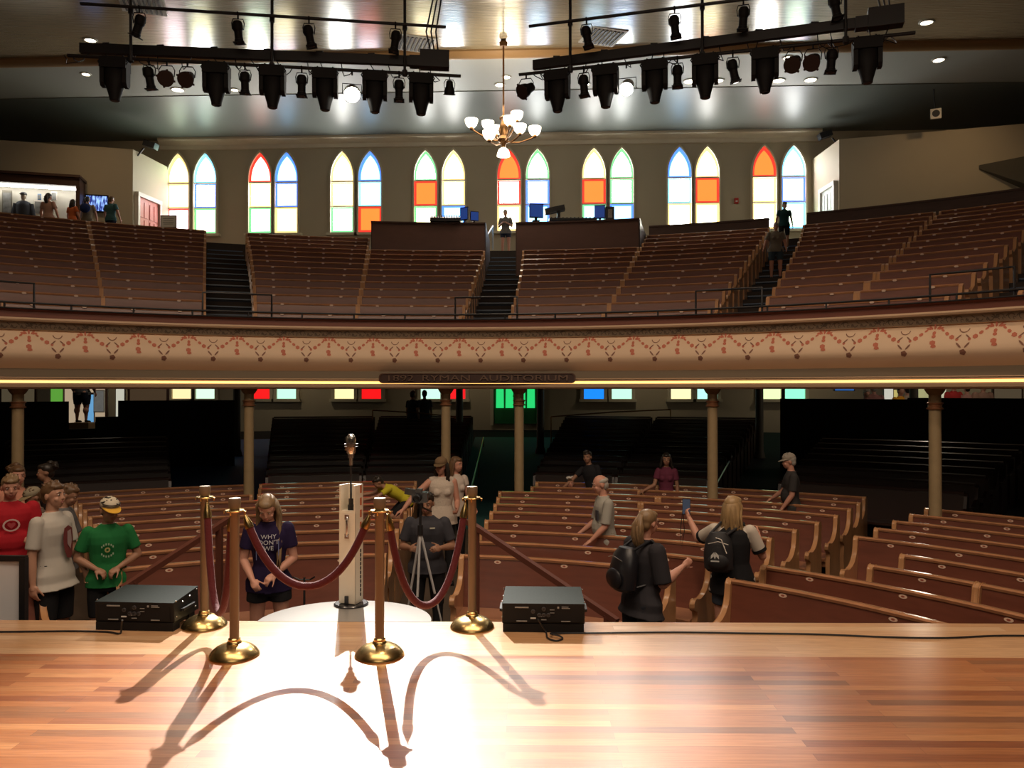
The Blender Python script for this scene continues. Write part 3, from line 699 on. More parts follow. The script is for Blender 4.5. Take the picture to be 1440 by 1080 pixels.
# central stair top rails and the sign over the balcony edge
for (x0, y0, x1, y1, lb, rr) in ((681, 338, 693, 318, 'short pale stair rail left of the woman on the central stairs', 22.3), (727, 336, 736, 318, 'short pale stair rail right of the woman on the central stairs', 22.3)):
    a, b = at_cyl(x0, y0, rr), at_cyl(x1, y1, rr+1.5); rail('stair_rail', lb, 'handrail', [a, b], .025, [(a-V((0, 0, .7)), a), (b-V((0, 0, .8)), b)], BRONZE if 'thin' in lb else PALE)
a = at_cyl(531, 532, RF-.1); b = at_cyl(809, 532, RF-.1); c = (a+b)/2; d = (b-a); L = d.length; d.normalize(); cn_ = at_cyl(670, 532, RF-.16); n_ = V((d.y, -d.x, 0))
root = thing('sign_plaque', cn_, 'dark carved wooden name board mounted on the balcony front', 'sign', rz=atan2(d.y, d.x))
mb = MB(); hw, hh = L/2, .082; rad = .06
poly = []
for cx_, cy_, a0 in ((hw-rad, -hh+rad, -90), (hw-rad, hh-rad, 0), (-hw+rad, hh-rad, 90), (-hw+rad, -hh+rad, 180)):
    for q in range(5): aa = R(a0+q*22.5); poly.append((cx_+rad*cos(aa), cy_+rad*sin(aa)))
mb.prism(poly, (1, 0, 0), (0, 0, 1), (0, 0, 0), (0, .10, 0)); mb.build('board', mat('sign_board', (.045, .02, .014), .45), root)
mb = MB(); ring_o = [(x*1.0, z) for x, z in poly]; ring_i = [(x*.985, z*.84) for x, z in poly]
k = len(poly); mb.add([V((x, -.012, z)) for x, z in ring_o]+[V((x, -.012, z)) for x, z in ring_i]+[V((x, 0.0, z)) for x, z in ring_o]+[V((x, 0.0, z)) for x, z in ring_i],
   [(i, (i+1) % k, k+(i+1) % k, k+i) for i in range(k)]+[(i, 2*k+i, 2*k+(i+1) % k, (i+1) % k) for i in range(k)]+[(k+i, k+(i+1) % k, 3*k+(i+1) % k, 3*k+i) for i in range(k)])
mb.build('rim', mat('sign_rim', (.08, .035, .022), .4), root)
tm_ = text_mesh('1892  RYMAN  AUDITORIUM', .135, .012, 1.0)
w_ = max(v.x for v in tm_.v)-min(v.x for v in tm_.v); x_ = (max(v.x for v in tm_.v)+min(v.x for v in tm_.v))/2
LM = mat('sign_letters', (.16, .10, .07), .35, .2)
xo = 0
def adv(t): q = text_mesh(t+'.', .135, .012, 1.0, 'LEFT'); return max(v.x for v in q.v)-.03
off = {'1892': 0, 'RYMAN': adv('1892  '), 'AUDITORIUM': adv('1892  RYMAN  ')}
tot = max(v.x for v in text_mesh('1892  RYMAN  AUDITORIUM', .135, .012, 1.0, 'LEFT').v)
for wd, ox in off.items():
    q = text_mesh(wd, .135, .012, 1.0, 'LEFT')
    for v in q.v: v.x = (v.x+ox-tot/2)*(L*.93)/tot
    q.xf(M.Rotation(R(90), 4, 'X')); q.xf(M.Translation((0, -.012, 0))); q.build('lettering', LM, root)
# ================================================================ STAGE LIGHTING
def seg_at(px, A, B):
    """point of the 3D bar A-B seen at column px"""
    r = ray(px, 300); d = B-A; den = r.x*d.y-r.y*d.x
    t = -((A.x)*r.y-(A.y)*r.x)/(d.x*r.y-d.y*r.x); return A+d*t
LPa, LPb = at_z(95, 78, 7.8), at_z(648, 107, 7.8); RPa, RPb = at_z(730, 105, 7.8), at_z(1287, 46, 7.8)
LUa, LUb = at_z(113, 5, 8.55), at_z(627, 38, 8.55); RUa, RUb = at_z(744, 37, 8.55), at_z(1215, -22, 8.55)
LBa, LBb = at_z(113, 68, 8.06), at_z(630, 88, 8.06); RBa, RBb = at_z(750, 92, 8.06), at_z(1268, 25, 8.06)
def truss(A, B, UA, UB, BA, BB, poles, box, side):
    root = thing('lighting_rig', (A+B)/2, 'black hanging lighting rig of pipes and a cable tray, %s of the chandelier' % side, 'lighting rig')
    mb = MB(); mb.tube([A, B], .026, 10); mb.build('lower_pipe', BLACK, root, world=True)
    mb = MB(); mb.tube([UA, UB], .024, 10); mb.build('upper_pipe', BLACK, root, world=True)
    mb = MB(); mb.bar(BA, BB, .09, .15)
    for i in range(7):
        p = BA.lerp(BB, (i+.5)/7); mb.bar(p+V((0, 0, .07)), p+V((0, 0, .09)), .11, .11)
    mb.build('cable_tray', BLACK, root, world=True)
    for px in poles:
        p = seg_at(px, A, B); mb = MB(); mb.tube([p, V((p.x, p.y, ceil_z(p.y)-.002))], .024, 10)
        q = seg_at(px, BA, BB); mb.tube([p+V((0, 0, .26)), q], .02, 6); mb.lathe([(.045, 0), (.045, .09)], p-V((0, 0, .045)), 10); mb.lathe([(.04, 0), (.04, .09)], p+V((0, 0, .7)), 10)
        mb.build('drop_pole', BLACK, root, world=True)
    c = seg_at(box, BA, BB); d = (BB-BA).normalized(); rot = M((d, V((-d.y, d.x, 0)), V((0, 0, 1)))).transposed()
    mb = MB(); mb.box(c+V((0, 0, .03)), (.48, .2, .28), rot); mb.box(c-d*.32+V((0, 0, -.01)), (.18, .16, .17), rot); mb.build('junction_box', BLACK, root, world=True)
    for k_ in range(3):
        p = c+d*(.06*(k_-1))+V((0, 0, .15)); mb = MB()
        mb.tube([p, p+V((.02*k_-.08, 0, .35)), p+V((.1, .0, 1.2)), p+V((.13+.01*k_, .1, 3)), V((p.x+.1, p.y+.2, ceil_z(p.y+.2)-.002))], .014, 6); mb.build('feed_cable', BLACK, root, world=True)
    rnd = random.Random(len(side))
    for k_ in range(16):
        t = (k_+.5)/16+rnd.uniform(-.02, .02); p = BA.lerp(BB, t)-V((0, 0, .07)); q = A.lerp(B, min(.99, max(.01, t+rnd.uniform(-.03, .04))))
        m_ = (p+q)/2+V((rnd.uniform(-.12, .12), 0, -.10-rnd.random()*.1)); mb = MB()
        mb.tube([p, p.lerp(m_, .5)-V((0, 0, .04)), m_, m_.lerp(q, .6)-V((0, 0, .03)), q], .008, 5)
        if k_ % 3 == 0:
            w = q+V((rnd.uniform(-.1, .1), 0, -.12)); mb.tube([q, q+V((.1, 0, -.10)), w, q+V((-.08, 0, -.05)), q+V((-.12, 0, .01))], .008, 5)
        mb.build('cable', BLACK, root, world=True)
truss(LPa, LPb, LUa, LUb, LBa, LBb, (183, 382, 569), 611, 'left'); truss(RPa, RPb, RUa, RUb, RBa, RBb, (802, 988, 1190), 1246, 'right')
LENS = mat('lens_glass', (.05, .05, .06), .08, spec=.8); FIXM = mat('fixture_black', (.009, .009, .010), .62, spec=.25)
FAN = mat('fixture_grey', (.05, .05, .055), .4)
def moving_head():
    root = thing('moving_head_light', (0, 0, 0), 'x', 'stage light', 'moving head stage lights hung on the rigs')
    mb = MB(); mb.box((0, 0, -.10), (.39, .26, .16)); mb.box((0, 0, -.02), (.32, .18, .05)); mb.tube([(-.19, -.1, -.06), (-.215, -.1, -.09), (-.19, -.1, -.13)], .01, 6); mb.tube([(.19, -.1, -.06), (.215, -.1, -.09), (.19, -.1, -.13)], .01, 6)
    mb.build('base', FIXM, root)
    for sx in (-1, 1):
        mb = MB(); mb.prism([(-.10, -.16), (.10, -.16), (.09, -.40), (.05, -.45), (-.05, -.45), (-.09, -.40)], (0, 1, 0), (0, 0, 1), (sx*.135, 0, 0), (sx*.062, 0, 0)); mb.build('yoke_arm', FIXM, root)
    mb = MB(); mb.loft([((0, 0, -.17), .14, .10), ((0, 0, -.20), .155, .12), ((0, 0, -.38), .155, .12), ((0, 0, -.44), .13, .115), ((0, 0, -.60), .085, .082), ((0, 0, -.655), .076, .076)], 16)
    h = mb.build('head', FIXM, root)
    mb = MB(); mb.lathe([(.062, -.657), (.055, -.664), (0.001, -.668)], n=16); mb.build('lens', LENS, h)
    for sx in (-1, 1):
        mb = MB(); mb.box((sx*.12, 0, -.02), (.04, .05, .07)); mb.tube([(sx*.12, -.03, .0), (sx*.12, -.03, .03), (sx*.12, 0, .045), (sx*.12, .03, .03), (sx*.12, .03, 0)], .012, 6); mb.build('clamp', FIXM, root)
    return root
def profile():
    root = thing('profile_spotlight', (0, 0, 0), 'x', 'stage light', 'slim profile spotlights hung on the rigs')
    mb = MB(); mb.tube([(0, 0, .0), (0, 0, -.07)], .014, 6); mb.tube([(0, 0, .01), (0, -.03, .02), (0, -.035, -.02)], .014, 6); mb.build('clamp', FIXM, root)
    mb = MB(); mb.tube([(-.085, 0, -.24), (-.095, 0, -.14), (-.075, 0, -.075), (.075, 0, -.075), (.095, 0, -.14), (.085, 0, -.24)], .008, 6); mb.build('yoke', FIXM, root)
    b = empty_under('barrel', root, (0, 0, -.24)); 
    mb = MB(); mb.lathe([(.02, .13), (.055, .125), (.078, .09), (.08, .0), (.07, -.02), (.062, -.03), (.062, -.15), (.07, -.155), (.07, -.20)], n=16); h = mb.build('barrel_housing', FIXM, b)
    mb = MB(); mb.box((0, 0, -.205), (.17, .17, .012)); mb.build('gel_frame', FIXM, b)
    mb = MB(); mb.lathe([(.06, -.2125), (0.001, -.218)], n=14); mb.build('lens', LENS, b)
    return root
def par():
    root = thing('par_can', (0, 0, 0), 'x', 'stage light', 'round par cans hung on the rigs')
    mb = MB(); mb.tube([(0, 0, 0), (0, 0, -.07)], .014, 6); mb.tube([(-.11, 0, -.24), (-.12, 0, -.14), (-.08, 0, -.07), (.08, 0, -.07), (.12, 0, -.14), (.11, 0, -.24)], .008, 6); mb.build('yoke', FIXM, root)
    b = empty_under('can', root, (0, 0, -.25))
    mb = MB(); mb.lathe([(.03, .16), (.07, .14), (.08, .05), (.105, .0), (.115, -.04), (.115, -.10)], n=18); mb.build('can_housing', FIXM, b)
    mb = MB(); mb.lathe([(.125, -.10), (.125, -.112), (.001, -.112)], n=18)
    for a in range(4): mb.box((.13*cos(a*pi/2+.4), .13*sin(a*pi/2+.4), -.1), (.03, .03, .015))
    mb.build('lens_front', mat('par_front', (.035, .02, .018), .5), b)
    return root
protos = {}
def fixture(kind, px, A, B, label, tilt=(0, 0), first={}):
    if kind not in protos:
        protos[kind] = {'m': moving_head, 'p': profile, 'r': par}[kind](); index_kids(protos[kind]); o = protos[kind]
    else: o = dup(protos[kind])
    p = seg_at(px, A, B); o.location = p-V((0, 0, .01)); d = B-A; o.rotation_euler = (0, 0, atan2(d.y, d.x)); o['label'] = label
    for c in [x for x in COL.objects if x.parent == o and x.name.split('.')[0] in ('barrel', 'can')]: c.rotation_euler = (R(tilt[0]), R(tilt[1]), 0)
    return o
def nth(n): return ['leftmost', 'second from left', 'third from left', 'fourth from left', 'fifth from left', 'rightmost']
lm = [161, 304, 383, 457, 527, 592]; rm = [784, 852, 921, 992, 1076, 1220]
for i, px in enumerate(lm): fixture('m', px, LPa, LPb, 'black moving head light on the left rig, %s of six' % nth(0)[i])
for i, px in enumerate(rm): fixture('m', px, RPa, RPb, 'black moving head light on the right rig, %s of six' % nth(0)[i])
o4 = ['leftmost', 'second from left', 'third from left', 'rightmost']
for i, (px, t) in enumerate(((209, (8, -8)), (344, (5, 0)), (424, (0, 0)), (561, (0, 0)))): fixture('p', px, LPa, LPb, 'slim black spotlight on the lower pipe of the left rig, %s' % o4[i], t)
for i, (px, t) in enumerate(((821, (0, -4)), (953, (0, 0)), (1031, (8, -12)), (1170, (0, 5)))): fixture('p', px, RPa, RPb, 'slim black spotlight on the lower pipe of the right rig, %s' % o4[i], t)
for i, (px, t) in enumerate(((195, (10, 20)), (334, (8, -5)), (434, (0, -12)), (556, (0, 8)))): fixture('p', px, LUa, LUb, 'slim black spotlight on the upper pipe of the left rig, %s' % o4[i], t)
for i, (px, t) in enumerate(((825, (0, -10)), (949, (0, -6)), (1046, (8, 4)), (1175, (0, -10)))): fixture('p', px, RUa, RUb, 'slim black spotlight on the upper pipe of the right rig, %s' % o4[i], t)
for (px, s, t, lb) in ((234, 'L', (-58, -6), 'round black par can on the left rig, left of its pair'), (263, 'L', (-55, 8), 'round black par can on the left rig, right of its pair'), (740, 'R', (-40, 45), 'round black par can at the left end of the right rig'),
                       (1117, 'R', (-48, 28), 'round black par can on the right rig, left of its pair'), (1144, 'R', (-48, 28), 'round black par can on the right rig, right of its pair')):
    fixture('r', px, *((LPa, LPb) if s == 'L' else (RPa, RPb)), lb, t)
fixture('r', 632, LPa, LPb, 'small black lamp at the right end of the left rig', (20, 0)).scale = (.75, .75, .85)
LIT = mat('lit_lens', (1, 1, 1), .3, emit=(1, .93, .78), es=60)
STAGE_LAMPS = []
for px, py, A, B, rr, lb in ((495, 133, LPa, LPb, .125, 'glowing fresnel stage light on the left rig'), (881, 125, RPa, RPb, .105, 'glowing fresnel stage light on the right rig')):
    hp = seg_at(px, A, B); root = thing('fresnel_light', hp, lb, 'stage light')
    c = V((hp.x, hp.y, 7.8)); r_ = ray(px, py); c = CAM+r_*(hypot(hp.x, hp.y)/hypot(r_.x, r_.y))
    aim = (V((-.9, 3.9, SZ))-c).normalized(); q = aim.to_track_quat('-Z', 'Y').to_matrix()
    mb = MB(); mb.tube([hp, hp-V((0, 0, .08))], .014, 6); e = q@V((1, 0, 0))
    mb.tube([c+e*.15, c+e*.15+V((0, 0, .17)), c-e*.15+V((0, 0, .17)), c-e*.15], .008, 6); mb.build('yoke', BLACK, root, world=True)
    mb = MB(); mb.lathe([(.05, .24), (.1, .22), (rr+.005, .12), (rr+.008, .02), (rr+.008, -.02), (rr, -.02), (rr, .0)], c, 20, rot=q, cap=False); mb.build('housing', BLACKG, root, world=True)
    mb = MB(); mb.lathe([(rr, 0), (rr*.6, -.02), (.001, -.03)], c, 20, rot=q, cap=False); mb.build('lens', LIT, root, world=True)
    STAGE_LAMPS.append((c+aim*.1, aim))
# ================================================================ CHANDELIER
GLOW = mat('opal_glass', (.9, .85, .75), .3, emit=(1, .86, .66), es=7)
CHB = mat('aged_brass', (.24, .12, .045), .35, .8)
dch = 21.3
top = at_d(708, 60, dch); body = at_d(708, 186, dch); top.x, top.y = body.x, body.y
root = thing('chandelier', V((body.x, body.y, body.z)), 'large brass chandelier with white glass bowls hanging before the arched windows', 'chandelier')
mb = MB(); mb.tube([V((body.x, body.y, CZ)), body], .025, 8); mb.lathe([(.09, 0), (.12, .1), (.03, .22)], top-V((0, 0, .1)), 12); mb.build('stem', CHB, root, world=True)
mb = MB(); mb.lathe([(.03, .45), (.07, .40), (.04, .34), (.10, .2), (.14, .05), (.10, -.1), (.16, -.2), (.08, -.3), (.04, -.45), (.05, -.5)], body, 14)
for a in range(4): mb.ell(body+V((.09*cos(a*pi/2+.5), .09*sin(a*pi/2+.5), .36)), (.03, .03, .05), n=6, m=4)
mb.build('hub', CHB, root, world=True)
bowls = [(663, 174, -.1), (686, 177, .65), (688, 191, -.9), (717, 171, -.7), (727, 164, .6), (731, 182, -.5), (752, 185, .1), (698, 184, .9)]
pp = 1120/dch
for px, py, dy in bowls:
    c = at_d(px, py, dch+dy); c.z = at_d(px, py, dch+dy).z+.03
    mb = MB(); a = body+V((0, 0, -.2)); e = c-V((0, 0, .17)); m1 = a.lerp(e, .5)-V((0, 0, .12)); mb.tube([a, a.lerp(e, .25)-V((0, 0, .1)), m1, a.lerp(e, .8)-V((0, 0, .06)), e], .022, 6); mb.lathe([(.03, -.03), (.06, 0), (.05, .04)], e, 8)
    mb.build('arm', CHB, root, world=True)
    mb = MB(); mb.lathe([(.03, -.13), (.09, -.12), (.14, -.06), (.168, .02), (.172, .09), (.165, .09), (.0, .03)], c, 16); mb.build('glass_bowl', GLOW, root, world=True)
c = at_d(708, 214, dch)
mb = MB(); mb.lathe([(.175, -.11), (.165, -.03), (.13, .06), (.07, .11), (.02, .13)], c, 16); mb.build('glass_bowl', GLOW, root, world=True)
mb = MB(); mb.tube([body-V((0, 0, .45)), c+V((0, 0, .14))], .02, 6); mb.build('lower_stem', CHB, root, world=True)
# downlights, vents
DL = mat('downlight_glow', (1, 1, 1), .4, emit=(1, .9, .68), es=9); DR = mat('downlight_ring', (.5, .48, .42), .5)
dls = [(127, 56, .16), (121, 104, .13), (250, 126, .2), (330, 126, .12), (385, 124, .12), (452, 122, .12), (703, 119, .16), (712, 108, .13), (824, 118, .12), (907, 106, .12), (970, 114, .2), (1010, 113, .17), (1095, 113, .19), (1140, 112, .19), (1108, 81, .14), (1303, 31, .17), (1320, 84, .17)]
for i, (px, py, rr) in enumerate(dls):
    p, n = cove_pt(px, py); q = n.to_track_quat('Z', 'Y').to_matrix()
    nm = ['above the left end of the left rig', 'left of the left rig, just over the seam', 'between the two left par cans', 'beside the second slim spotlight of the left rig', 'beside the third moving head of the left rig', 'left of the left glowing lamp', 'left of the chandelier stem, lower of two', 'right of the chandelier stem, upper of two', 'behind the right rig, near its left end', 'right of the right glowing lamp', 'left of the fourth moving head of the right rig', 'right of the fourth moving head of the right rig', 'left below the right par cans', 'right below the right par cans', 'above the right par cans', 'high on the ceiling at the far right', 'on the curved ceiling at the far right'][i]
    root = thing('downlight', p, 'small round ceiling downlight %s' % nm, 'ceiling light', 'round downlights in the ceiling')
    rr *= .85
    mb = MB(); mb.lathe([(rr+.05, 0), (rr+.045, .02), (rr, .025), (rr, .0)], (0, 0, 0), 20, rot=q, cap=False); mb.build('ring', DR, root)
    mb = MB(); mb.lathe([(rr, .012), (.001, .014)], (0, 0, 0), 20, rot=q, cap=False); mb.build('lamp', DL, root)
for i, (px, py) in enumerate(((200, 4), (585, 60), (848, 50))):
    p, n = cove_pt(px, py); root = thing('ceiling_vent', p, 'square grey grille vent in the wooden ceiling, %s' % ['top left', 'above the right end of the left rig', 'above the left end of the right rig'][i], 'vent', 'grille vents in the ceiling')
    mb = MB(); mb.box((0, 0, -.02), (1.0, 1.0, .04), M.Rotation(R(20), 3, 'Z')); mb.build('frame', DR, root)
    mb = MB()
    for k_ in range(8): mb.box(V(((k_-3.5)*.11, 0, -.05)), (.05, .8, .03), M.Rotation(R(20), 3, 'Z')) if False else mb.box(M.Rotation(R(20), 3, 'Z')@V(((k_-3.5)*.11, 0, -.05)), (.05, .82, .03), M.Rotation(R(20), 3, 'Z'))
    mb.build('grille', BLACK, root)
p = at_d(1316, 160, 24.6); n = V((-.35, -1, 0)).normalized(); root = thing('wall_speaker', p, 'small square white speaker on the dark curved ceiling at right', 'speaker'); q = n.to_track_quat('Z', 'Y').to_matrix()
mb = MB(); mb.box((0, 0, 0), (.3, .3, .08), q); mb.build('frame', WFR, root); mb = MB(); mb.lathe([(.11, .045), (.10, .05), (.03, .03), (.001, .03)], (0, 0, 0), 16, rot=q); mb.build('cone', BLACK, root); mb = MB(); mb.tube([(0, .05, .1), (0, .12, 11.98-p.z)], .02, 6); mb.build('bracket', BLACK, root)
# floodlights near the tops of the annex corners
for (px, py, s, lb) in ((212, 204, 1, 'small black floodlight on the wall corner left of the arched windows'), (1160, 190, -1, 'small black floodlight on the wall corner right of the arched windows')):
    c = at_d(px, py, 27.6); root = thing('floodlight', c, lb, 'light')
    mb = MB(); mb.box((0, 0, 0), (.42, .3, .2), M.Rotation(R(18*s), 3, 'Y')); mb.build('body', BLACKG, root); mb = MB(); mb.tube([(s*-.25, 0, -.1), (s*-.45, 0, -.35), (s*-.85, 0, -.5)], .03, 6); mb.build('bracket', BLACK, root)
# ================================================================ STAGE THINGS
VELVET = mat('red_velvet', (.09, .003, .007), .8, sheen=.08, bump=(60, .3))
OLDBR = mat('worn_gold_post', (.22, .155, .095), .45, .3, noise=(12, .2, (1, 1, .2)))
SP = {'a': (288, 5.40, .146, 'brass rope post at left rear, beside the left monitor speaker'), 'b': (330, 4.80, .146, 'brass rope post at left front'), 'c': (534, 4.80, .146, 'brass rope post in the middle, before the microphone'), 'd': (664, 5.37, .146, 'brass rope post at right, beside the right monitor speaker')}
POST = {}
pr = None
for key, (px, d, br, lb) in SP.items():
    p = at_d(px, 700, d); p.z = SZ; POST[key] = p
    if pr is None:
        pr = thing('stanchion', p, lb, 'rope barrier post', 'brass rope posts on the stage')
        mb = MB(); mb.lathe([(.146, 0), (.149, .006), (.146, .014), (.140, .022), (.128, .037), (.108, .053), (.082, .066), (.056, .073), (.044, .077), (.040, .086), (.036, .090), (.036, .102), (.03, .108), (.0, .108)], n=40); mb.build('base', BRASS, pr)
        mb = MB(); mb.lathe([(.028, .10), (.028, .86), (.031, .865), (.031, .875), (.028, .88), (.028, .885)], n=24); mb.build('pole', OLDBR, pr)
        mb = MB(); mb.lathe([(.029, .882), (.034, .89), (.036, .90), (.037, .94), (.034, .947), (.0, .95)], n=24); mb.build('cap', OLDBR, pr)
        mb = MB(); mb.lathe([(.03, .862), (.055, .866), (.058, .871), (.055, .876), (.03, .878)], n=24)
        for a in range(4): mb.tube([(.05*cos(a*pi/2), .05*sin(a*pi/2), .87), (.066*cos(a*pi/2), .066*sin(a*pi/2), .866), (.062*cos(a*pi/2), .062*sin(a*pi/2), .85)], .005, 6)
        mb.build('ring_plate', BRASS, pr); index_kids(pr)
    else: o = dup(pr); o.location = p; o['label'] = lb
def rope(a, b, sag, lb):
    A, B = POST[a], POST[b]; d = (B-A).normalized(); P = A+d*.062+V((0, 0, .845)); Q = B-d*.062+V((0, 0, .845))
    root = thing('rope', P, lb, 'rope', 'red velvet ropes between the posts'); L = (Q-P).length
    # catenary through both ends with the given sag
    aa = 1.0
    lo, hi = .001, 50
    for _ in range(60):
        m_ = (lo+hi)/2
        if m_*(math.cosh(L/2/m_)-1) > sag: lo = m_
        else: hi = m_
        if L/2/m_ > 600: lo = m_
    aa = (lo+hi)/2; N = 44; pts = []
    # even steps along the curve
    Ls = aa*math.sinh(L/2/aa)
    for i in range(N+1):
        s = -Ls+2*Ls*i/N; x = aa*math.asinh(s/aa); z = aa*(math.cosh(x/aa)-math.cosh(L/2/aa)); pts.append(P+(Q-P)*((x+L/2)/L)+V((0, 0, z)))
    nse = 3; mb = MB(); mb.tube(pts[nse:-nse], .0235, 12); mb.build('velvet_rope', VELVET, root, world=True)
    for seg in (pts[:nse+1], list(reversed(pts))[:nse+1]):
        mb = MB(); mb.tube(seg, [.008, .018, .026, .027], 12); mb.tube([seg[0]+V((0, 0, .02)), seg[0]], .006, 6); mb.build('brass_end', BRASS, root, world=True)
rope('a', 'b', .67, 'dark red velvet rope hanging deep between the two left posts'); rope('b', 'c', .43, 'dark red velvet rope hanging wide before the girl in purple and the microphone'); rope('c', 'd', .62, 'dark red velvet rope hanging before the person with a tripod')
# microphone stand in its white case
mp_ = at_d(494, 700, 5.93); mp_.z = SZ
root = thing('microphone_stand', mp_, 'vintage silver microphone on a tall white case, on the round stage lip', 'microphone', rz=R(-16))
WC = mat('cream_case', (.72, .66, .54), .45, noise=(5, .06, (1, 1, 1))); ORG = mat('orange_mark', (.45, .12, .04), .5)
mb = MB(); mb.lathe([(.125, 0), (.127, .010), (.118, .018), (.0, .018)], n=40); mb.build('base', BLACKG, root)
mb = MB(); w = .066
mb.box((-w+.006, 0, .46), (.012, .12, .87)); mb.box((w-.006, 0, .46), (.012, .12, .87)); mb.box((0, .055, .46), (2*w, .012, .87)); mb.box((0, -.055, .36), (2*w, .012, .67)); mb.box((0, 0, .028), (2*w, .11, .012)); mb.box((0, 0, .70), (2*w-.02, .11, .012))
mb.build('case', WC, root)
for k_ in range(11): mb = MB(); mb.box((w+.002, .02, .08+.036*k_*.9), (.004, .012, .024)); mb.build('vent_slot', BLACK, root)
for k_ in range(5): mb = MB(); mb.box((w+.002, .022, .86-.09*k_), (.004, .02, .055)); mb.build('orange_stripe', ORG, root)
mb = MB(); mb.tube([(.0, -.062, .66), (.012, -.088, .64), (.018, -.092, .59), (.012, -.088, .54), (0, -.062, .52)], .008, 8); mb.box((0, -.063, .66), (.035, .008, .035)); mb.box((0, -.063, .52), (.035, .008, .035)); mb.build('carry_handle', STEEL, root)
mb = MB(); mb.box((0, -.066, .05), (.028, .014, .06)); mb.build('latch', BLACK, root)
mb = MB(); mb.tube([(0, -.005, .72), (0, -.005, 1.07)], .008, 10); mb.tube([(0, -.005, .71), (0, -.005, .79)], .018, 10); mb.tube([(0, -.005, .70), (0, -.005, .745)], .024, 10); mb.build('pole', BLACK, root)
mic = empty_under('microphone_head', root, (0, -.005, 1.07))
mic.scale = (1.2, 1.2, 1.12)
MICM = mat('mic_chrome', (.72, .70, .66), .22, 1.0)
mb = MB(); mb.tube([(0, 0, -.03), (0, 0, .03)], .013, 10); mb.tube([(0, 0, .02), (0, .0, .05)], .02, 10); mb.build('swivel', STEEL, mic)
mb = MB(); mb.loft([((0, 0, .045), .020, .018), ((0, 0, .055), .028, .024), ((0, 0, .10), .031, .027), ((0, 0, .14), .031, .027), ((0, 0, .165), .026, .023), ((0, 0, .178), .014, .012)], 20)
for k_ in range(7):
    x = -.024+.008*k_; mb.tube([(x, -.026, .07), (x, -.029, .10), (x, -.029, .14), (x, -.022, .163)], .0016, 4)
mb.build('grille', MICM, mic)
mb = MB(); mb.box((0, 0, .112), (.068, .058, .006)); mb.box((0, 0, .095), (.066, .056, .004)); mb.build('band', STEEL, mic)
# monitor speakers (their rear sides face the camera)
SPKTOP = mat('speaker_top', (.020, .028, .026), .75, spec=.15, noise=(60, .2, (1, 1, 1))); MARK = mat('pale_print', (.30, .30, .29), .5)
def monitor(lb, corner_px, rz, mirror=1):
    """origin: front lower left corner"""
    root = thing('monitor_speaker', corner_px, lb, 'speaker', 'black monitor speakers on the stage edge', rz)
    W, D, H = .545, .36, .205
    mb = MB(); vs = [(0, .01, .055), (W, .01, .055), (W, D, .055), (0, D, .055), (0, 0, .19), (W, 0, .19), (W*.985, D, .215), (W*.015, D, .215)]
    mb.add(vs, [(3, 2, 1, 0), (0, 1, 5, 4), (1, 2, 6, 5), (2, 3, 7, 6), (3, 0, 4, 7)]); mb.cur = 1; mb.add(vs[4:], [(0, 1, 2, 3)])
    o = mb.build('cabinet', [FIXM, SPKTOP], root); b = o.modifiers.new('bevel', 'BEVEL'); b.width = .006; b.segments = 2
    mb = MB(); mb.box((W/2, .05, .028), (W*.98, .09, .055)); mb.box((W/2, D-.05, .028), (W*.9, .08, .055)); mb.box((W/2, D/2, .035), (W*.86, D-.1, .04)); mb.build('foot', FIXM, root)
    mb = MB(); mb.box((W/2, .006, .12), (W*.90, .01, .10)); mb.build('rear_panel', FIXM, root)
    mb = MB(); y = -.002
    for (x, z, w_, h_) in ((.13, .165, .09, .008), (.13, .075, .07, .007), (.37, .165, .012, .012), (.415, .169, .045, .004), (.42, .160, .055, .004), (.42, .075, .06, .005), (.26, .105, .04, .004), (.275, .085, .035, .005), (.33, .15, .03, .004), (.33, .13, .03, .003)):
        mb.box((x, y, z), (w_, .004, h_))
    mb.build('printed_marks', MARK, root)
    for x, z in ((.205, .138), (.275, .155), (.275, .115), (.245, .115), (.305, .115)):
        mb = MB(); mb.lathe([(.014, 0), (.014, .006), (.009, .008), (.009, .002), (.0, .002)], (x, .001, z), 14, rot=M.Rotation(R(90), 3, 'X')); mb.build('socket', FAN, root)
    mb = MB(); mb.box((.205, -.004, .095), (.035, .006, .008)); mb.build('label_strip', mat('white_tag', (.6, .6, .58), .5), root)
    for sx in (0, 1):
        for yy, zz in ((.03, .195), (.12, .17), (.22, .18), (.32, .205), (.04, .09), (.3, .09)):
            mb = MB(); mb.ell((W*sx, yy, zz), (.006, .006, .006), n=8, m=5); mb.build('screw', STEEL, root)
        mb = MB(); xx = W*sx+(.012 if sx else -.012); mb.bar((xx, .10, .12), (xx, .26, .12), .018); mb.bar((xx, .10, .12), (xx-(.02 if sx else -.02), .10, .12), .018); mb.bar((xx, .26, .12), (xx-(.02 if sx else -.02), .26, .12), .018); mb.build('side_handle', BLACK, root)
    return root
c1 = at_z(706, 889, SZ); monitor('black monitor speaker on the stage edge right of the rope posts', c1, R(.6))
c2 = at_z(133, 886, SZ); c2b = at_z(243, 888, SZ); monitor('black monitor speaker on the stage edge left of the rope posts, turned sideways', c2, atan2(c2b.y-c2.y, c2b.x-c2.x)+R(-1))
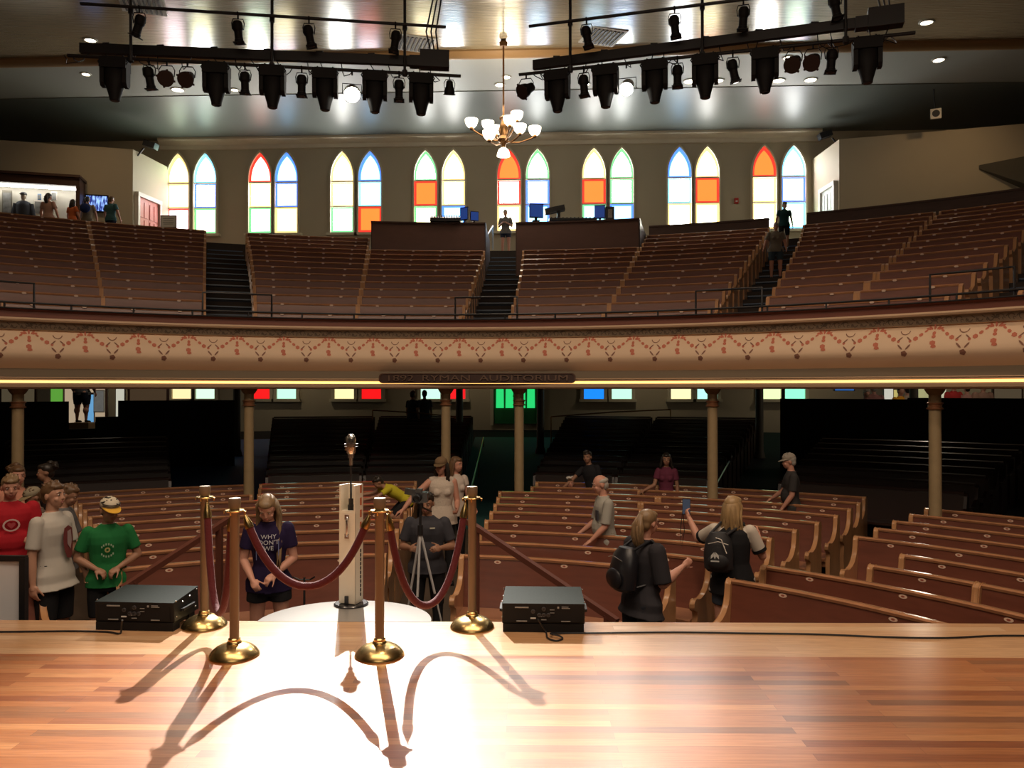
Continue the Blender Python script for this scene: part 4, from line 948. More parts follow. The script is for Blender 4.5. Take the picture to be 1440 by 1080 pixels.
# cables
def cable(lb, pts, r=.006):
    mb = MB(); P = []
    for i in range(len(pts)-1):
        p0, p1, p2, p3 = [V(pts[max(0, min(len(pts)-1, j))]) for j in (i-1, i, i+1, i+2)]
        for k_ in range(6):
            t = k_/6; P.append(.5*((2*p1)+(-p0+p2)*t+(2*p0-5*p1+4*p2-p3)*t*t+(-p0+3*p1-3*p2+p3)*t**3))
    P.append(V(pts[-1])); mb.tube(P, r, 7); o = mb.build('cable', BLACK, None, rel=P[0]); return tag(o, lb, 'cable')
zc = SZ+.007
def fl(px, py, z=zc): return at_z(px, py, z)
cable('black cable looping from the right speaker and along the stage edge to the right', [at_z(757, 871, SZ+.1), at_z(762, 880, SZ+.05), fl(768, 889), fl(770, 897), fl(782, 901), fl(791, 898), fl(786, 894, zc+.012), fl(774, 891, zc+.014), fl(790, 890.5), fl(850, 890), fl(950, 889), fl(1050, 890.5), fl(1150, 892), fl(1250, 896), fl(1330, 897), fl(1400, 894), fl(1480, 894), fl(1700, 893), fl(2100, 895)])
cable('black cable from the left speaker to the left side of the stage', [at_z(172, 872, SZ+.1), at_z(171, 880, SZ+.05), fl(170, 889), fl(166, 891), fl(150, 888.5), fl(100, 887.5), fl(50, 888), fl(0, 888.5), fl(-60, 889), fl(-400, 887)])
# handrails at the steps beside the stage, small stand, sign board
RW = mat('handrail_wood', (.11, .035, .022), .7, spec=.2)
for (x0, y0, d0, x1, y1, d1, lb) in ((322, 730, 7.1, 172, 828, 6.1, 'brown sloping handrail on a post behind the left rope posts'), (657, 733, 7.1, 868, 874, 6.1, 'brown sloping handrail behind the right monitor speaker')):
    a, b = at_d(x0, y0, d0), at_d(x1, y1, d1); root = thing('handrail', (a.x, a.y, 0), lb, 'handrail')
    mb = MB(); mb.bar(a, b, .05, .045); mb.build('rail', RW, root, world=True)
    d = (b-a).normalized()
    for q in (a+d*.12, b-d*.1):
        mb = MB(); mb.bar(V((q.x, q.y, 0)), q, .05); mb.build('post', RW, root, world=True)
p = at_d(428, 812, 7.2); root = thing('small_stand', (p.x, p.y, 0), 'thin black stand behind the rope, right of the girl in purple', 'stand')
mb = MB(); mb.tube([(0, 0, 0), (0, 0, p.z)], .01, 8); mb.build('pole', BLACK, root)
mb = MB(); mb.tube([(-.1, -.02, p.z+.01), (-.05, 0, p.z-.02), (.05, 0, p.z-.02), (.1, -.02, p.z+.01)], .008, 6); mb.build('crossbar', BLACK, root)
mb = MB()
for a in range(3): mb.tube([(0, 0, .12), (.22*cos(a*2.09), .22*sin(a*2.09), 0.01)], .009, 6)
mb.build('tripod_base', BLACK, root)
a = at_d(-40, 788, 5.95); b = at_d(30, 788, 5.95); root = thing('sign_board', (b.x, b.y, 0), 'white poster board in a black frame at the left end of the stage edge', 'sign')
mb = MB(); mb.add([V((a.x, a.y, .3)), V((b.x, b.y, .3)), V((b.x, b.y, b.z)), V((a.x, a.y, b.z)), V((a.x, a.y+.02, .3)), V((b.x, b.y+.02, .3)), V((b.x, b.y+.02, b.z)), V((a.x, a.y+.02, b.z))], [(0, 1, 2, 3), (7, 6, 5, 4), (3, 2, 6, 7), (1, 5, 6, 2), (0, 4, 5, 1)]); mb.build('board', mat('board_white', (.82, .82, .84), .6), root, world=True)
mb = MB(); mb.bar(V((b.x+.02, b.y, 0)), V((b.x+.02, b.y, b.z+.02)), .045); mb.bar(V((a.x, b.y, b.z+.015)), V((b.x+.04, b.y, b.z+.015)), .04); mb.build('frame', BLACK, root, world=True)
# ================================================================ BALCONY THINGS
# booth equipment
def boxthing(name, label, cat, px0, px1, py0, py1, d, depth, m, extra=None, rz=0):
    a, b = at_d(px0, py1, d), at_d(px1, py0, d); c = (a+b)/2; w_ = (at_d(px1, py0, d)-at_d(px0, py0, d)).length; h_ = abs(b.z-a.z)
    root = thing(name, V((c.x, c.y, a.z)), label, cat, rz=YAW+rz); 
    if extra: extra(root, w_, h_, depth)
    return root
def console(root, w, h, dp):
    mb = MB(); mb.prism([(-dp/2, 0), (dp/2, 0), (dp/2, h), (dp*.3, h), (-dp/2, h*.45)], (0, 1, 0), (0, 0, 1), (-w/2, 0, 0), (w, 0, 0)); mb.build('desk', BLACKG, root)
    mb = MB()
    for i in range(12): mb.box((-w*.45+w*.9*i/11, -dp*.12, h*.82), (.03, .1, .03))
    mb.build('faders', FAN, root)
SCR = mat('screen_blue', (.01, .02, .06), .2, emit=(.03, .08, .35), es=.5)
def screen(root, w, h, dp):
    mb = MB(); mb.box((0, 0, h*.58), (w, .05, h*.8)); mb.build('housing', BLACKG, root)
    mb = MB(); mb.box((0, -.03, h*.58), (w*.9, .01, h*.68)); mb.build('screen', SCR, root)
    mb = MB(); mb.box((0, .04, h*.1), (w*.2, .05, h*.25)); mb.box((0, .04, .012), (w*.5, .2, .02)); mb.build('foot', BLACKG, root)
boxthing('mixing_console', 'black mixing console on the left sound booth', 'mixing console', 606, 648, 303, 314, 22.9, .6, BLACK, console)
boxthing('monitor_screen', 'dark blue computer screen on the left sound booth', 'monitor', 646, 660, 291, 314, 22.9, .1, BLACK, screen, R(-35)); boxthing('monitor_screen', 'narrow dark monitor at the right end of the left sound booth', 'monitor', 661, 673, 297, 314, 22.8, .1, BLACK, screen, R(20))
boxthing('monitor_screen', 'bluish computer screen at the left end of the right sound booth', 'monitor', 744, 764, 286, 311, 22.9, .1, BLACK, screen, R(8)); boxthing('lamp_console', 'small black lighting desk with a raised arm on the right sound booth', 'lighting desk', 766, 794, 288, 311, 22.9, .5, BLACK, lambda r_, w, h, dp: (MB().box((0, 0, h*.68), (w, .3, h*.3), M.Rotation(R(-12), 3, 'Y')).build('desk_top', BLACKG, r_), MB().box((w*.2, 0, h*.3), (.09, .09, h*.6)).build('stand', BLACKG, r_)))
boxthing('mixing_console', 'low black console in the middle of the right sound booth', 'mixing console', 772, 838, 306, 312, 22.9, .6, BLACK, console)
boxthing('monitor_screen', 'dark monitor on a stand near the right end of the right sound booth', 'monitor', 836, 851, 288, 312, 22.9, .1, BLACK, screen, R(-10)); boxthing('rack_case', 'small dark equipment case at the right end of the right sound booth', 'case', 851, 863, 292, 312, 22.9, .3, BLACK, lambda r_, w, h, dp: (MB().box((0, 0, h/2), (w, .3, h)).build('case', FAN, r_), MB().box((0, -.155, h*.5), (w*.5, .01, h*.6)).build('panel', STEEL, r_)))
# display case on the left annex wall
u = (QL-PL).normalized(); nn = V((-u.y, u.x, 0)); nn = nn if nn.y < 0 else -nn
rotA = M((-u, nn*-1, V((0, 0, 1)))).transposed()
def onA(px, py, off=0.0):
    r_ = ray(px, py); P0 = PL+nn*off; t = (P0-CAM).dot(nn)/r_.dot(nn); return CAM+r_*t
# true wall face is at PL..QL
e1 = onA(112, 262, .7); e0 = onA(-60, 250, .7); zt = at_z(0, 0, 1).z and onA(100, 262, .7).z
ct = (e0+e1)/2; L = (V((e1.x, e1.y, 0))-V((e0.x, e0.y, 0))).length; zt = onA(60, 259, .7).z
root = thing('display_case', V((ct.x, ct.y, FZ)), 'lit glass display case with a dark wooden hood at the upper left', 'display case')
def bA(name, mb, m, par=None, rel=None): return mb.build(name, m, par or root, world=True)
cc = V((ct.x, ct.y, 0))-nn*.35
mb = MB(); mb.box(cc+V((0, 0, zt+.14)), (L, .75, .28), rotA); mb.box(cc+nn*.05+V((0, 0, zt+.30)), (L+.1, .9, .08), rotA); bA('hood', mb, DARKW)
mb = MB(); mb.box(cc-nn*.33+V((0, 0, FZ+(zt-FZ)/2)), (L, .03, zt-FZ), rotA); bA('back_panel', mb, mat('case_backing', (.55, .52, .45), .7))
mb = MB(); mb.box(cc+V((0, 0, zt-.03)), (L-.2, .12, .04), rotA); bA('light_tube', mb, mat('case_light', (1, 1, 1), .4, emit=(1, .97, .88), es=14))
mb = MB()
for s in (-1, 1): mb.box(cc-u*(s*(L/2-.05))+V((0, 0, FZ+(zt-FZ)/2)), (.12, .72, zt-FZ), rotA)
mb.box(cc+V((0, 0, FZ+.3)), (L, .72, .6), rotA); bA('frame', mb, DARKW)
for k_, (px0, px1, py0, py1) in enumerate(((3, 17, 268, 302), (-14, -2, 270, 290), (48, 60, 282, 302), (72, 80, 270, 282), (53, 58, 273, 281))):
    a, b = onA(px0, py1, .2), onA(px1, py0, .2)
    o = thing('picture_frame', V(((a.x+b.x)/2, (a.y+b.y)/2, a.z)), 'framed photograph in the lit display case, %s' % ['tall one left of the jacket', 'at its far left edge', 'right of the jacket, lower', 'upper right, beside the ponytailed person', 'small one above the ponytailed person'][k_], 'picture', 'framed photographs in the display case')
    w_ = (V((a.x-b.x, a.y-b.y, 0))).length; h_ = b.z-a.z
    mb = MB(); mb.box(V(((a.x+b.x)/2, (a.y+b.y)/2, (a.z+b.z)/2)), (w_, .03, h_), rotA); mb.build('frame', [mat('frame_wood', (.2, .18, .14), .5), WFR, WFR, WFR, mat('frame_blue', (.1, .25, .5), .5)][k_], o, world=True)
    mb = MB(); mb.box(V(((a.x+b.x)/2, (a.y+b.y)/2, (a.z+b.z)/2))+nn*.02, (w_*.8, .01, h_*.8), rotA); mb.build('photo', mat('photo_print', (.25, .25, .24), .5, noise=(6, .9, (1, 1, 1))), o, world=True)
# clothed mannequin with a cap inside the case
a = onA(33, 304, .35); b = onA(33, 268, .35)
root = thing('mannequin', V((a.x, a.y, FZ+.6)), 'mannequin in a dark jacket and cap inside the lit display case', 'mannequin', rz=atan2(nn.y, nn.x)+pi/2); sc_ = (b.z-FZ-.6)
mb = MB(); mb.loft([((0, 0, sc_*.05), .22, .15), ((0, 0, sc_*.3), .21, .14), ((0, 0, sc_*.62), .26, .15), ((0, 0, sc_*.72), .20, .11), ((0, 0, sc_*.76), .08, .07)], 18)
for s in (-1, 1): mb.tube([(s*.22, 0, sc_*.68), (s*.30, -.02, sc_*.4), (s*.29, -.08, sc_*.12)], [.08, .07, .055], 10)
mb.build('jacket', mat('jacket_cloth', (.03, .035, .05), .8), root)
mb = MB(); mb.ell((0, -.01, sc_*.86), (.085, .1, .12)); mb.tube([(0, 0, sc_*.74), (0, 0, sc_*.8)], .06, 10); mb.build('head', mat('mannequin_skin', (.6, .5, .4), .6), root)
mb = MB(); mb.ell((0, 0, sc_*.92), (.10, .115, .07)); mb.box((0, -.12, sc_*.90), (.15, .12, .015)); mb.build('cap', mat('grey_cap', (.12, .12, .12), .8), root)
mb = MB(); mb.box((-.1, -.16, sc_*.38), (.14, .02, .05)); mb.build('chest_patch', WFR, root)
# television
a, b = onA(120, 298, .12), onA(153, 275, .12); cpt = V(((a.x+b.x)/2, (a.y+b.y)/2, (a.z+b.z)/2)); w_ = V((a.x-b.x, a.y-b.y, 0)).length
root = thing('television', cpt, 'flat television showing a blue picture on the wall at upper left', 'television')
mb = MB(); mb.box(cpt, (w_, .08, b.z-a.z), rotA); mb.build('housing', BLACKG, root, world=True)
tv = bpy.data.materials.new('tv_picture'); tv.use_nodes = True; nt = tv.node_tree; bb_ = nt.nodes['Principled BSDF']; n = nt.nodes.new('ShaderNodeTexNoise'); n.inputs['Scale'].default_value = 9; mpn = nt.nodes.new('ShaderNodeMapping'); mpn.inputs['Scale'].default_value = (2, 2, .5); tc = nt.nodes.new('ShaderNodeTexCoord')
rp = nt.nodes.new('ShaderNodeValToRGB'); rp.color_ramp.elements[0].position = .42; rp.color_ramp.elements[0].color = (.01, .02, .15, 1); rp.color_ramp.elements[1].position = .62; rp.color_ramp.elements[1].color = (.3, .5, 1, 1)
nt.links.new(tc.outputs['Object'], mpn.inputs['Vector']); nt.links.new(mpn.outputs[0], n.inputs['Vector']); nt.links.new(n.outputs['Fac'], rp.inputs['Fac']); nt.links.new(rp.outputs[0], bb_.inputs['Emission Color']); bb_.inputs['Emission Strength'].default_value = 1.6; bb_.inputs['Base Color'].default_value = (0, 0, 0, 1)
mb = MB(); mb.box(cpt+nn*.045, (w_*.9, .01, (b.z-a.z)*.84), rotA); mb.build('screen', tv, root, world=True)
a = at_d(226, 320, 26.5); b = at_d(249, 304, 26.5); root = thing('notice_board', V(((a.x+b.x)/2, a.y, FZ)), 'small white notice board in a dark frame before the first arched window', 'sign')
cz_ = (a.z+b.z)/2
mb = MB(); mb.box((0, 0, cz_-FZ), (.55, .03, b.z-a.z+.05)); mb.build('frame', DARKW, root); mb = MB(); mb.box((0, -.02, cz_-FZ), (.49, .01, b.z-a.z-.02))
mb.build('sheet', WFR, root)
mb = MB()
for k_ in range(4): mb.box((0, -.027, cz_-FZ+.1-.06*k_), (.38-.05*(k_ % 2), .004, .012))
mb.build('print_lines', FAN, root); mb = MB(); mb.tube([(0, .02, 0), (0, .02, cz_-FZ)], .025, 8); mb.box((0, .02, .02), (.4, .3, .03)); mb.build('stand', BLACK, root)
p = at_Y(1035, 283, YW); root = thing('fire_alarm', p-V((0, .05, 0)), 'small red alarm box on the rear wall between the right arched windows', 'alarm'); mb = MB(); mb.box((0, 0, 0), (.14, .08, .2)); mb.build('housing', mat('alarm_red', (.5, .03, .02), .4), root); mb = MB(); mb.box((0, -.05, -.02), (.07, .02, .05)); mb.build('handle', WFR, root)
# ================================================================ MUSEUM / SHOP AT THE REAR OF THE MAIN FLOOR
rz_ = 1.42
def panel_t(name, lb, cat, px0, px1, py0, py1, d, m, fr=None, group=None):
    a, b = at_d(px0, py1, d), at_d(px1, py0, d)
    if name in ('exhibit_board', 'shop_display'): a.z = rearz(hypot(a.x-CX, a.y-CY))
    c = (a+b)/2; root = thing(name, c, lb, cat, group, YAW); w_ = (V((b.x-a.x, b.y-a.y, 0))).length; h_ = b.z-a.z
    mb = MB(); mb.box((0, 0, 0), (w_, .05, h_)); mb.build('board', fr or DARKW, root); mb = MB(); mb.box((0, -.03, 0), (w_*.88, .012, h_*.9)); mb.build('face', m, root); return root
lit = lambda c, s=.8: mat('lit_panel', c, .6, emit=c, es=s)  # emission stands in for light on the boards; screens share it
panel_t('exhibit_board', 'lit cream exhibition wall panel behind the standing man at rear left', 'panel', 88, 152, 530, 597, 26.5, lit((.55, .42, .28), .7), group='lit panels of the rear exhibition')
panel_t('exhibit_board', 'blue exhibition panel right of the standing man at rear left', 'panel', 122, 133, 552, 592, 26.2, lit((.15, .4, .7), .8), group='lit panels of the rear exhibition')
panel_t('poster', 'black and white framed poster on the rear exhibition wall at left', 'poster', 132, 147, 548, 580, 26.1, mat('poster_print', (.3, .3, .28), .5, noise=(5, .9, (1, 1, 1)), emit=(.2, .2, .19), es=.4), WFR)  # slight emission put in to make the print look lit
panel_t('exhibit_board', 'green lit exhibition panel at rear left', 'panel', 71, 90, 535, 564, 26.4, lit((.12, .4, .05), .8), group='lit panels of the rear exhibition'); panel_t('exhibit_board', 'grey exhibition panel at the far left rear', 'panel', 0, 52, 530, 564, 26.6, lit((.25, .2, .12), .25), group='lit panels of the rear exhibition')
panel_t('exhibit_board', 'narrow white lit panel at rear left beside the dark post', 'panel', 163, 176, 535, 590, 26.4, lit((.6, .6, .5), .8), group='lit panels of the rear exhibition')
panel_t('exhibit_board', 'dim tall panel left of the first low window', 'panel', 180, 238, 530, 564, 26.6, lit((.14, .09, .05), .3), group='lit panels of the rear exhibition')
a = at_d(106, 594, 24.0); b = at_d(134, 613, 24.0); root = thing('step_box', V(((a.x+b.x)/2, a.y, .8)), 'pale wooden steps beneath the standing man at rear left', 'steps')
mb = MB(); mb.box((0, 0, (a.z-.8)/2), (.62, .7, a.z-.8)); mb.build('body', mat('step_wood', (.35, .22, .1), .5), root); mb = MB(); mb.box((0, -.36, .25), (.5, .02, .03)); mb.box((0, -.36, .1), (.5, .02, .03)); mb.build('rungs', BRASS, root)
# shop on the right
sh = [(1242, 1256, 546, 561, (.8, .8, .7), 'white lit shelf'), (1256, 1262, 548, 553, (.7, .6, .2), 'small yellow lit panel'), (1289, 1306, 540, 561, (.5, .5, .25), 'olive patterned banner'), (1322, 1330, 545, 561, (.7, .7, .5), 'pale lit panel'), (1395, 1438, 535, 561, (.10, .075, .045), 'dim brown wall panel')]
for k_, (x0, x1, y0, y1, c, nm) in enumerate(sh): panel_t('shop_display', '%s of the shop seen under the balcony at right, %s' % (nm, ['left end', 'beside the shelf', 'beside the rightmost column', 'right of that column', 'far right end'][k_]), 'panel', x0, x1, y0-4, y1+4, 23.5, lit(c, .6), group='lit panels of the shop')
panel_t('screen', 'dark screen glowing blue under the balcony at right', 'screen', 1172, 1202, 535, 550, 24, lit((.05, .2, .6), .5)); panel_t('screen', 'dark screen glowing blue under the balcony at the far right', 'screen', 1405, 1425, 535, 547, 22.5, lit((.05, .12, .4), .5))
# ================================================================ PEOPLE
def _n(v): return V(v).normalized()
SKIN = mat('skin', (.50, .27, .18), .5, spec=.4); SKIN2 = mat('skin_tan', (.36, .19, .12), .5, spec=.4); SKIN3 = mat('skin_rosy', (.56, .28, .20), .5, spec=.4)
EYEW = mat('eye_white', (.7, .68, .64), .3); EYED = mat('eye_dark', (.03, .02, .015), .3); LIP = mat('lips', (.36, .12, .09), .5)
def cloth(c, **k): return cm(c, .85, spec=.25, **k)
def remesh(o, vox, sm=4):
    r = o.modifiers.new('skin_over', 'REMESH'); r.mode = 'VOXEL'; r.voxel_size = vox; r.use_smooth_shade = True
    s = o.modifiers.new('smooth', 'SMOOTH'); s.factor = .5; s.iterations = sm
def cone(mb, a, b, ra, rb, n=14, round_ends=True):
    """tapered limb, with rounded ends when asked"""
    a, b = V(a), V(b); mb.tube([a, a.lerp(b, .5), b], [ra, (ra+rb)/2, rb], n)
    if round_ends: mb.ell(a, (ra, ra, ra), n=12, m=8); mb.ell(b, (rb, rb, rb), n=12, m=8)
def curl(v, axis, deg): return M.Rotation(R(deg), 3, axis) @ v
def hand(mb, wrist, f, palm, side, grip=25, spread=6, k=1.0, thumb=40):
    """f: pointing direction, palm: direction the palm faces, side: +1 thumb lies on f x palm"""
    f = _n(f); palm = _n(V(palm)-f*V(palm).dot(f)); t = f.cross(palm)*side
    c = wrist+f*.045*k
    rot = M((t, palm, f)).transposed()
    mb.ell(c+f*.004, (.041*k, .0165*k, .052*k), rot, 12, 8); mb.box(c+f*.006*k, (.066*k, .022*k, .072*k), rot); cone(mb, wrist-f*.02, wrist+f*.03*k, .0235*k, .026*k)
    for i, (off, L, r) in enumerate(((.028, .072, .0088), (.010, .08, .0092), (-.009, .075, .0088), (-.026, .06, .0078))):
        base = wrist+f*(.082-(.004*abs(i-1)))*k+t*off*k; d = _n(f+t*(R(spread)*(1.5-i)*.6)); g = grip+4*i
        p0 = base-f*.012*k; seg = (L*.42, L*.33, L*.25); rr = r*k; p = base
        mb.tube([p0, base], [rr, rr], 8); mb.ell(base, (rr,)*3, n=8, m=6)
        for q, sl in enumerate(seg):
            d = curl(d, d.cross(palm) if d.cross(palm).length > 1e-5 else t, g*(.8 if q == 0 else 1)); p2 = p+d*sl*k; r2 = rr*(.93 if q < 2 else .85)
            mb.tube([p, p2], [rr, r2], 8); mb.ell(p2, (r2,)*3, n=8, m=6); p = p2; rr = r2
    b = wrist+f*.02*k+t*.025*k; d = _n(f*cos(R(thumb))+t*sin(R(thumb))+palm*.25)
    mb.ell(b+d*.012*k, (.018*k, .015*k, .022*k), rot, 8, 6); p = b+d*.01*k; rr = .0115*k
    for q, sl in enumerate((.034, .028, .022)):
        p2 = p+d*sl*k; r2 = rr*.9; mb.tube([p, p2], [rr, r2], 8); mb.ell(p2, (r2,)*3, n=8, m=6); p = p2; rr = r2; d = _n(d+f*.22+palm*.12)
def snap(px, py, d, rows=None):
    """move a figure's distance so that it stands between two pews"""
    for _ in range(8):
        q = at_d(px, py, d); r = hypot(q.x-CX, q.y-CY); i = round((r-.14-MR0)/MP); d += (MR0+MP*i+.14-r)
    return d
PEOPLE = []
def person(loc, h, heading, label, look, group=None):
    """look: dict with fem, lean, head(yaw,pitch), L/R arms (upper dir, fore dir), legs, colours and clothes.
    local frame: the figure faces -Y, its left is +X"""
    g = look.get; k = h/1.75; fem = g('fem', 0); fine = g('fine', 1); wd = g('w', 1.0)
    root = thing('person', loc, label, 'person', group, heading)
    skin = g('skin', SKIN); vox = .0068 if fine == 1 else (.012 if fine == 2 else .02)
    lean = R(g('lean', 0)); side = R(g('side', 0))
    hip = V((0, 0, .93))*k
    LM = M.Translation(hip) @ M.Rotation(side, 4, 'Y') @ M.Rotation(lean, 4, 'X') @ M.Rotation(R(g('twist', 0)), 4, 'Z') @ M.Translation(-hip)
    up = lambda p: LM @ (V(p)*k)
    sw = (.150 if fem else .170)*wd; hw = (.155 if fem else .145)*wd; cw = (.145 if fem else .165)*wd; wa = (.118 if fem else .145)*wd; dp = g('depth', 1.0)
    sh = {s: up((s*sw, .005, 1.40)) for s in (-1, 1)}
    UA, FA = .285*k, .25*k
    arms = {}
    for s, key in ((1, 'L'), (-1, 'R')):
        ud, fd = g(key, ((s*.15, .0, -1), (s*.06, -.18, -1))); e = sh[s]+_n(ud)*UA; wr = e+_n(fd)*FA; arms[s] = (sh[s], e, wr, _n(fd))
    # ---- legs
    legs = {}
    for s, key in ((1, 'LL'), (-1, 'RL')):
        td, sd = g(key, ((s*.04, 0, -1), (s*.01, .03, -1))); hp = V((s*.088*wd, 0, .92))*k; kn = hp+_n(td)*.43*k; an = kn+_n(sd)*.41*k; legs[s] = (hp, kn, an)
    def torso(mb, inf, lo=.86, hi=1.46, fl=1.0, hem=0):
        st = len(mb.v)
        secs = [(.86, hw*1.02, .105), (.93, hw, .115), (1.0, (hw+wa)/2, .105), (1.08, wa, .098), (1.18, (wa+cw)/2, .10), (1.28, cw, .115), (1.35, cw*1.03, .108), (1.395, sw*.92, .09), (1.43, sw*.66, .07), (1.455, sw*.46, .062), (1.475, .065, .06)]
        out = []
        for z, rx, ry in secs:
            if z < lo-.001 or z > hi+.02: continue
            e_ = inf+(.012 if (inf > 0 and z < 1.05) else 0); out.append((V((0, -.005 if z > 1.2 else 0, z)), rx+e_, (ry+e_)*dp))
        if inf > 0: out = [(c, max(a, .186*wd+inf) if c.z < .95 else a, max(b, .128+inf) if c.z < .95 else b) for c, a, b in out]
        if lo < .86: out.insert(0, (V((0, 0, lo)), .186*wd+inf+hem, (.132+inf+hem)*dp))
        mb.loft([(c*k, a*k, b*k) for c, a, b in out], 20)
        if fem and lo < 1.3 and g('bust', 1):
            for s in (-1, 1): mb.ell(V((s*.065, -.085, 1.265))*k, ((.058+inf*.6)*k, (.052+inf*.6)*k, (.055+inf*.6)*k))
        if g('belly', 0): mb.ell(V((0, -.05, 1.08))*k, ((wa+.0+inf)*k, (.075+g('belly')+inf)*k, (.15)*k))
        for i in range(st, len(mb.v)): mb.v[i] = LM @ mb.v[i]
    nb = up((0, .005, 1.44)); hy, hp_ = g('head', (0, 0)); hd = g('neckdir', None)
    HR = (M.Rotation(side*.6, 3, 'Y') @ M.Rotation(R(hy), 3, 'Z') @ M.Rotation(R(hp_)+lean*.35, 3, 'X'))
    nt_ = nb+(LM.to_3x3() @ V((0, -.012, .085)))*k; hc = nt_+HR @ (V((0, -.018, .095))*k)
    hk = k*g('hs', 1.0)
    H = lambda p: hc+HR @ (V(p)*hk)
    mb = MB(); torso(mb, -.004)
    cone(mb, nb-V((0, 0, .03))*k, nt_+(hc-nt_)*.35, .055*k*(.88 if fem else 1), .05*k*(.88 if fem else 1))
    mb.ell(H((0, .012, .025)), (.076*hk, .094*hk, .092*hk), HR, 20, 14); mb.ell(H((0, -.028, -.035)), (.058*hk, .064*hk, .075*hk), HR, 18, 12); mb.ell(H((0, -.055, -.082)), (.026*hk, .024*hk, .022*hk), HR)
    mb.ell(H((0, -.062, .012)), (.05*hk, .024*hk, .028*hk), HR)
    # brow, cheeks, nose, lips, ears
    for s in (-1, 1):
        mb.ell(H((s*.035, -.062, -.03)), (.024*hk, .02*hk, .022*hk), HR); mb.ell(H((s*.030, -.073, .028)), (.022*hk, .010*hk, .008*hk), HR)
        mb.ell(H((s*.077, .012, -.008)), (.009*hk, .019*hk, .03*hk), HR)
    mb.tube([H((0, -.078, .018)), H((0, -.096, -.018)), H((0, -.088, -.03))], [.008*hk, .0125*hk, .009*hk], 8); mb.ell(H((0, -.096, -.02)), (.014*hk, .012*hk, .010*hk), HR, 8, 6)
    for s in (-1, 1):
        a, e, w_, f = arms[s]; cone(mb, a, e, .045*k*wd, .037*k*wd); cone(mb, e, e.lerp(w_, .4), .037*k*wd, .036*k*wd); cone(mb, e.lerp(w_, .4), w_, .036*k*wd, .0235*k)
        mb.ell(a, (.050*k,)*3)
        hs_ = g('hand'+('L' if s == 1 else 'R'), {}); pl = hs_.get('palm', (-s*1, 0, 0)); hf = hs_.get('f', f)
        if fine < 3: hand(mb, w_, hf, pl, hs_.get('side', None) or (1 if (V(hf).cross(V(pl))).dot(V((0, -1, 0))+V((0, 0, .4))) > 0 else -1), hs_.get('grip', 22), k=k*(.9 if fem else 1.0))
        else: mb.ell(w_+_n(hf)*.07*k, (.04*k, .025*k, .08*k), _n(hf).to_track_quat('Z', 'Y').to_matrix())
        hp, kn, an = legs[s]; cone(mb, hp-V((0, 0, .02)), kn, .082*k*wd, .052*k*wd); cone(mb, kn, an, .05*k*wd, .036*k); mb.ell(kn.lerp(an, .3)+V((0, .015, 0))*k, (.052*k*wd, .055*k*wd, .12*k))
    b = mb.build('body', skin, root); remesh(b, vox*max(.8, k), 3)
    # ---- face details
    if fine < 3:
        for s in (-1, 1):
            mb = MB(); mb.ell(H((s*.030, -.0765, .012)), (.0125*hk, .007*hk, .0065*hk), HR, 10, 6); mb.cur = 1; mb.ell(H((s*.030, -.0825, .012)), (.0058*hk, .0030*hk, .0058*hk), HR, 8, 6); mb.build('eye', [EYEW, EYED], root)
            mb = MB(); mb.tube([H((s*.014, -.086, .031)), H((s*.032, -.086, .037)), H((s*.05, -.074, .030))], [.003*hk, .0045*hk, .002*hk], 6); mb.build('eyebrow', g('hairm', EYED), root)
        mb = MB(); mb.tube([H((-.025, -.079, -.052)), H((-.010, -.088, -.0485)), H((0, -.090, -.050)), H((.010, -.088, -.0485)), H((.025, -.079, -.052))], [.002*hk, .0055*hk, .005*hk, .0055*hk, .002*hk], 6)
        mb.tube([H((-.02, -.080, -.057)), H((0, -.089, -.060)), H((.02, -.080, -.057))], [.002*hk, .0065*hk, .002*hk], 6); mb.build('mouth', LIP, root)
    # ---- hair
    hm = g('hairm'); st = g('hair', 'short'); rnd = random.Random(int(h*1000)+len(label))
    if hm and st != 'none':
        mb = MB()
        sc = 1.0 if st != 'balding' else .98
        # cap of hair: back and top of the skull, hairline over the forehead
        mb.ell(H((0, .026, .040)), (.083*hk*sc, .095*hk*sc, .086*hk*(sc if st != 'balding' else .55)), HR, 18, 12)
        if st not in ('balding',): mb.ell(H((0, -.030, .078)), (.062*hk, .056*hk, .036*hk), HR, 14, 8)
        mb.ell(H((0, .055, -.015)), (.068*hk, .055*hk, .07*hk), HR, 14, 10)
        if st in ('short', 'tousle'):
            for i in range(26):
                a = rnd.uniform(0, 2*pi); e_ = rnd.uniform(.25, 1.4); p = V((.08*cos(a)*cos(e_), .02+.09*sin(a)*cos(e_), .045+.082*sin(e_)))
                if p.y < -.02 and p.z < .06: continue
                q = p*1.12+V((rnd.uniform(-.02, .02), rnd.uniform(-.03, .0), .005)); mb.tube([H(p*.9), H(q)], [.015*hk, .006*hk], 6)
        r_ = mb.build('hair', hm, root); remesh(r_, .009*hk, 3)
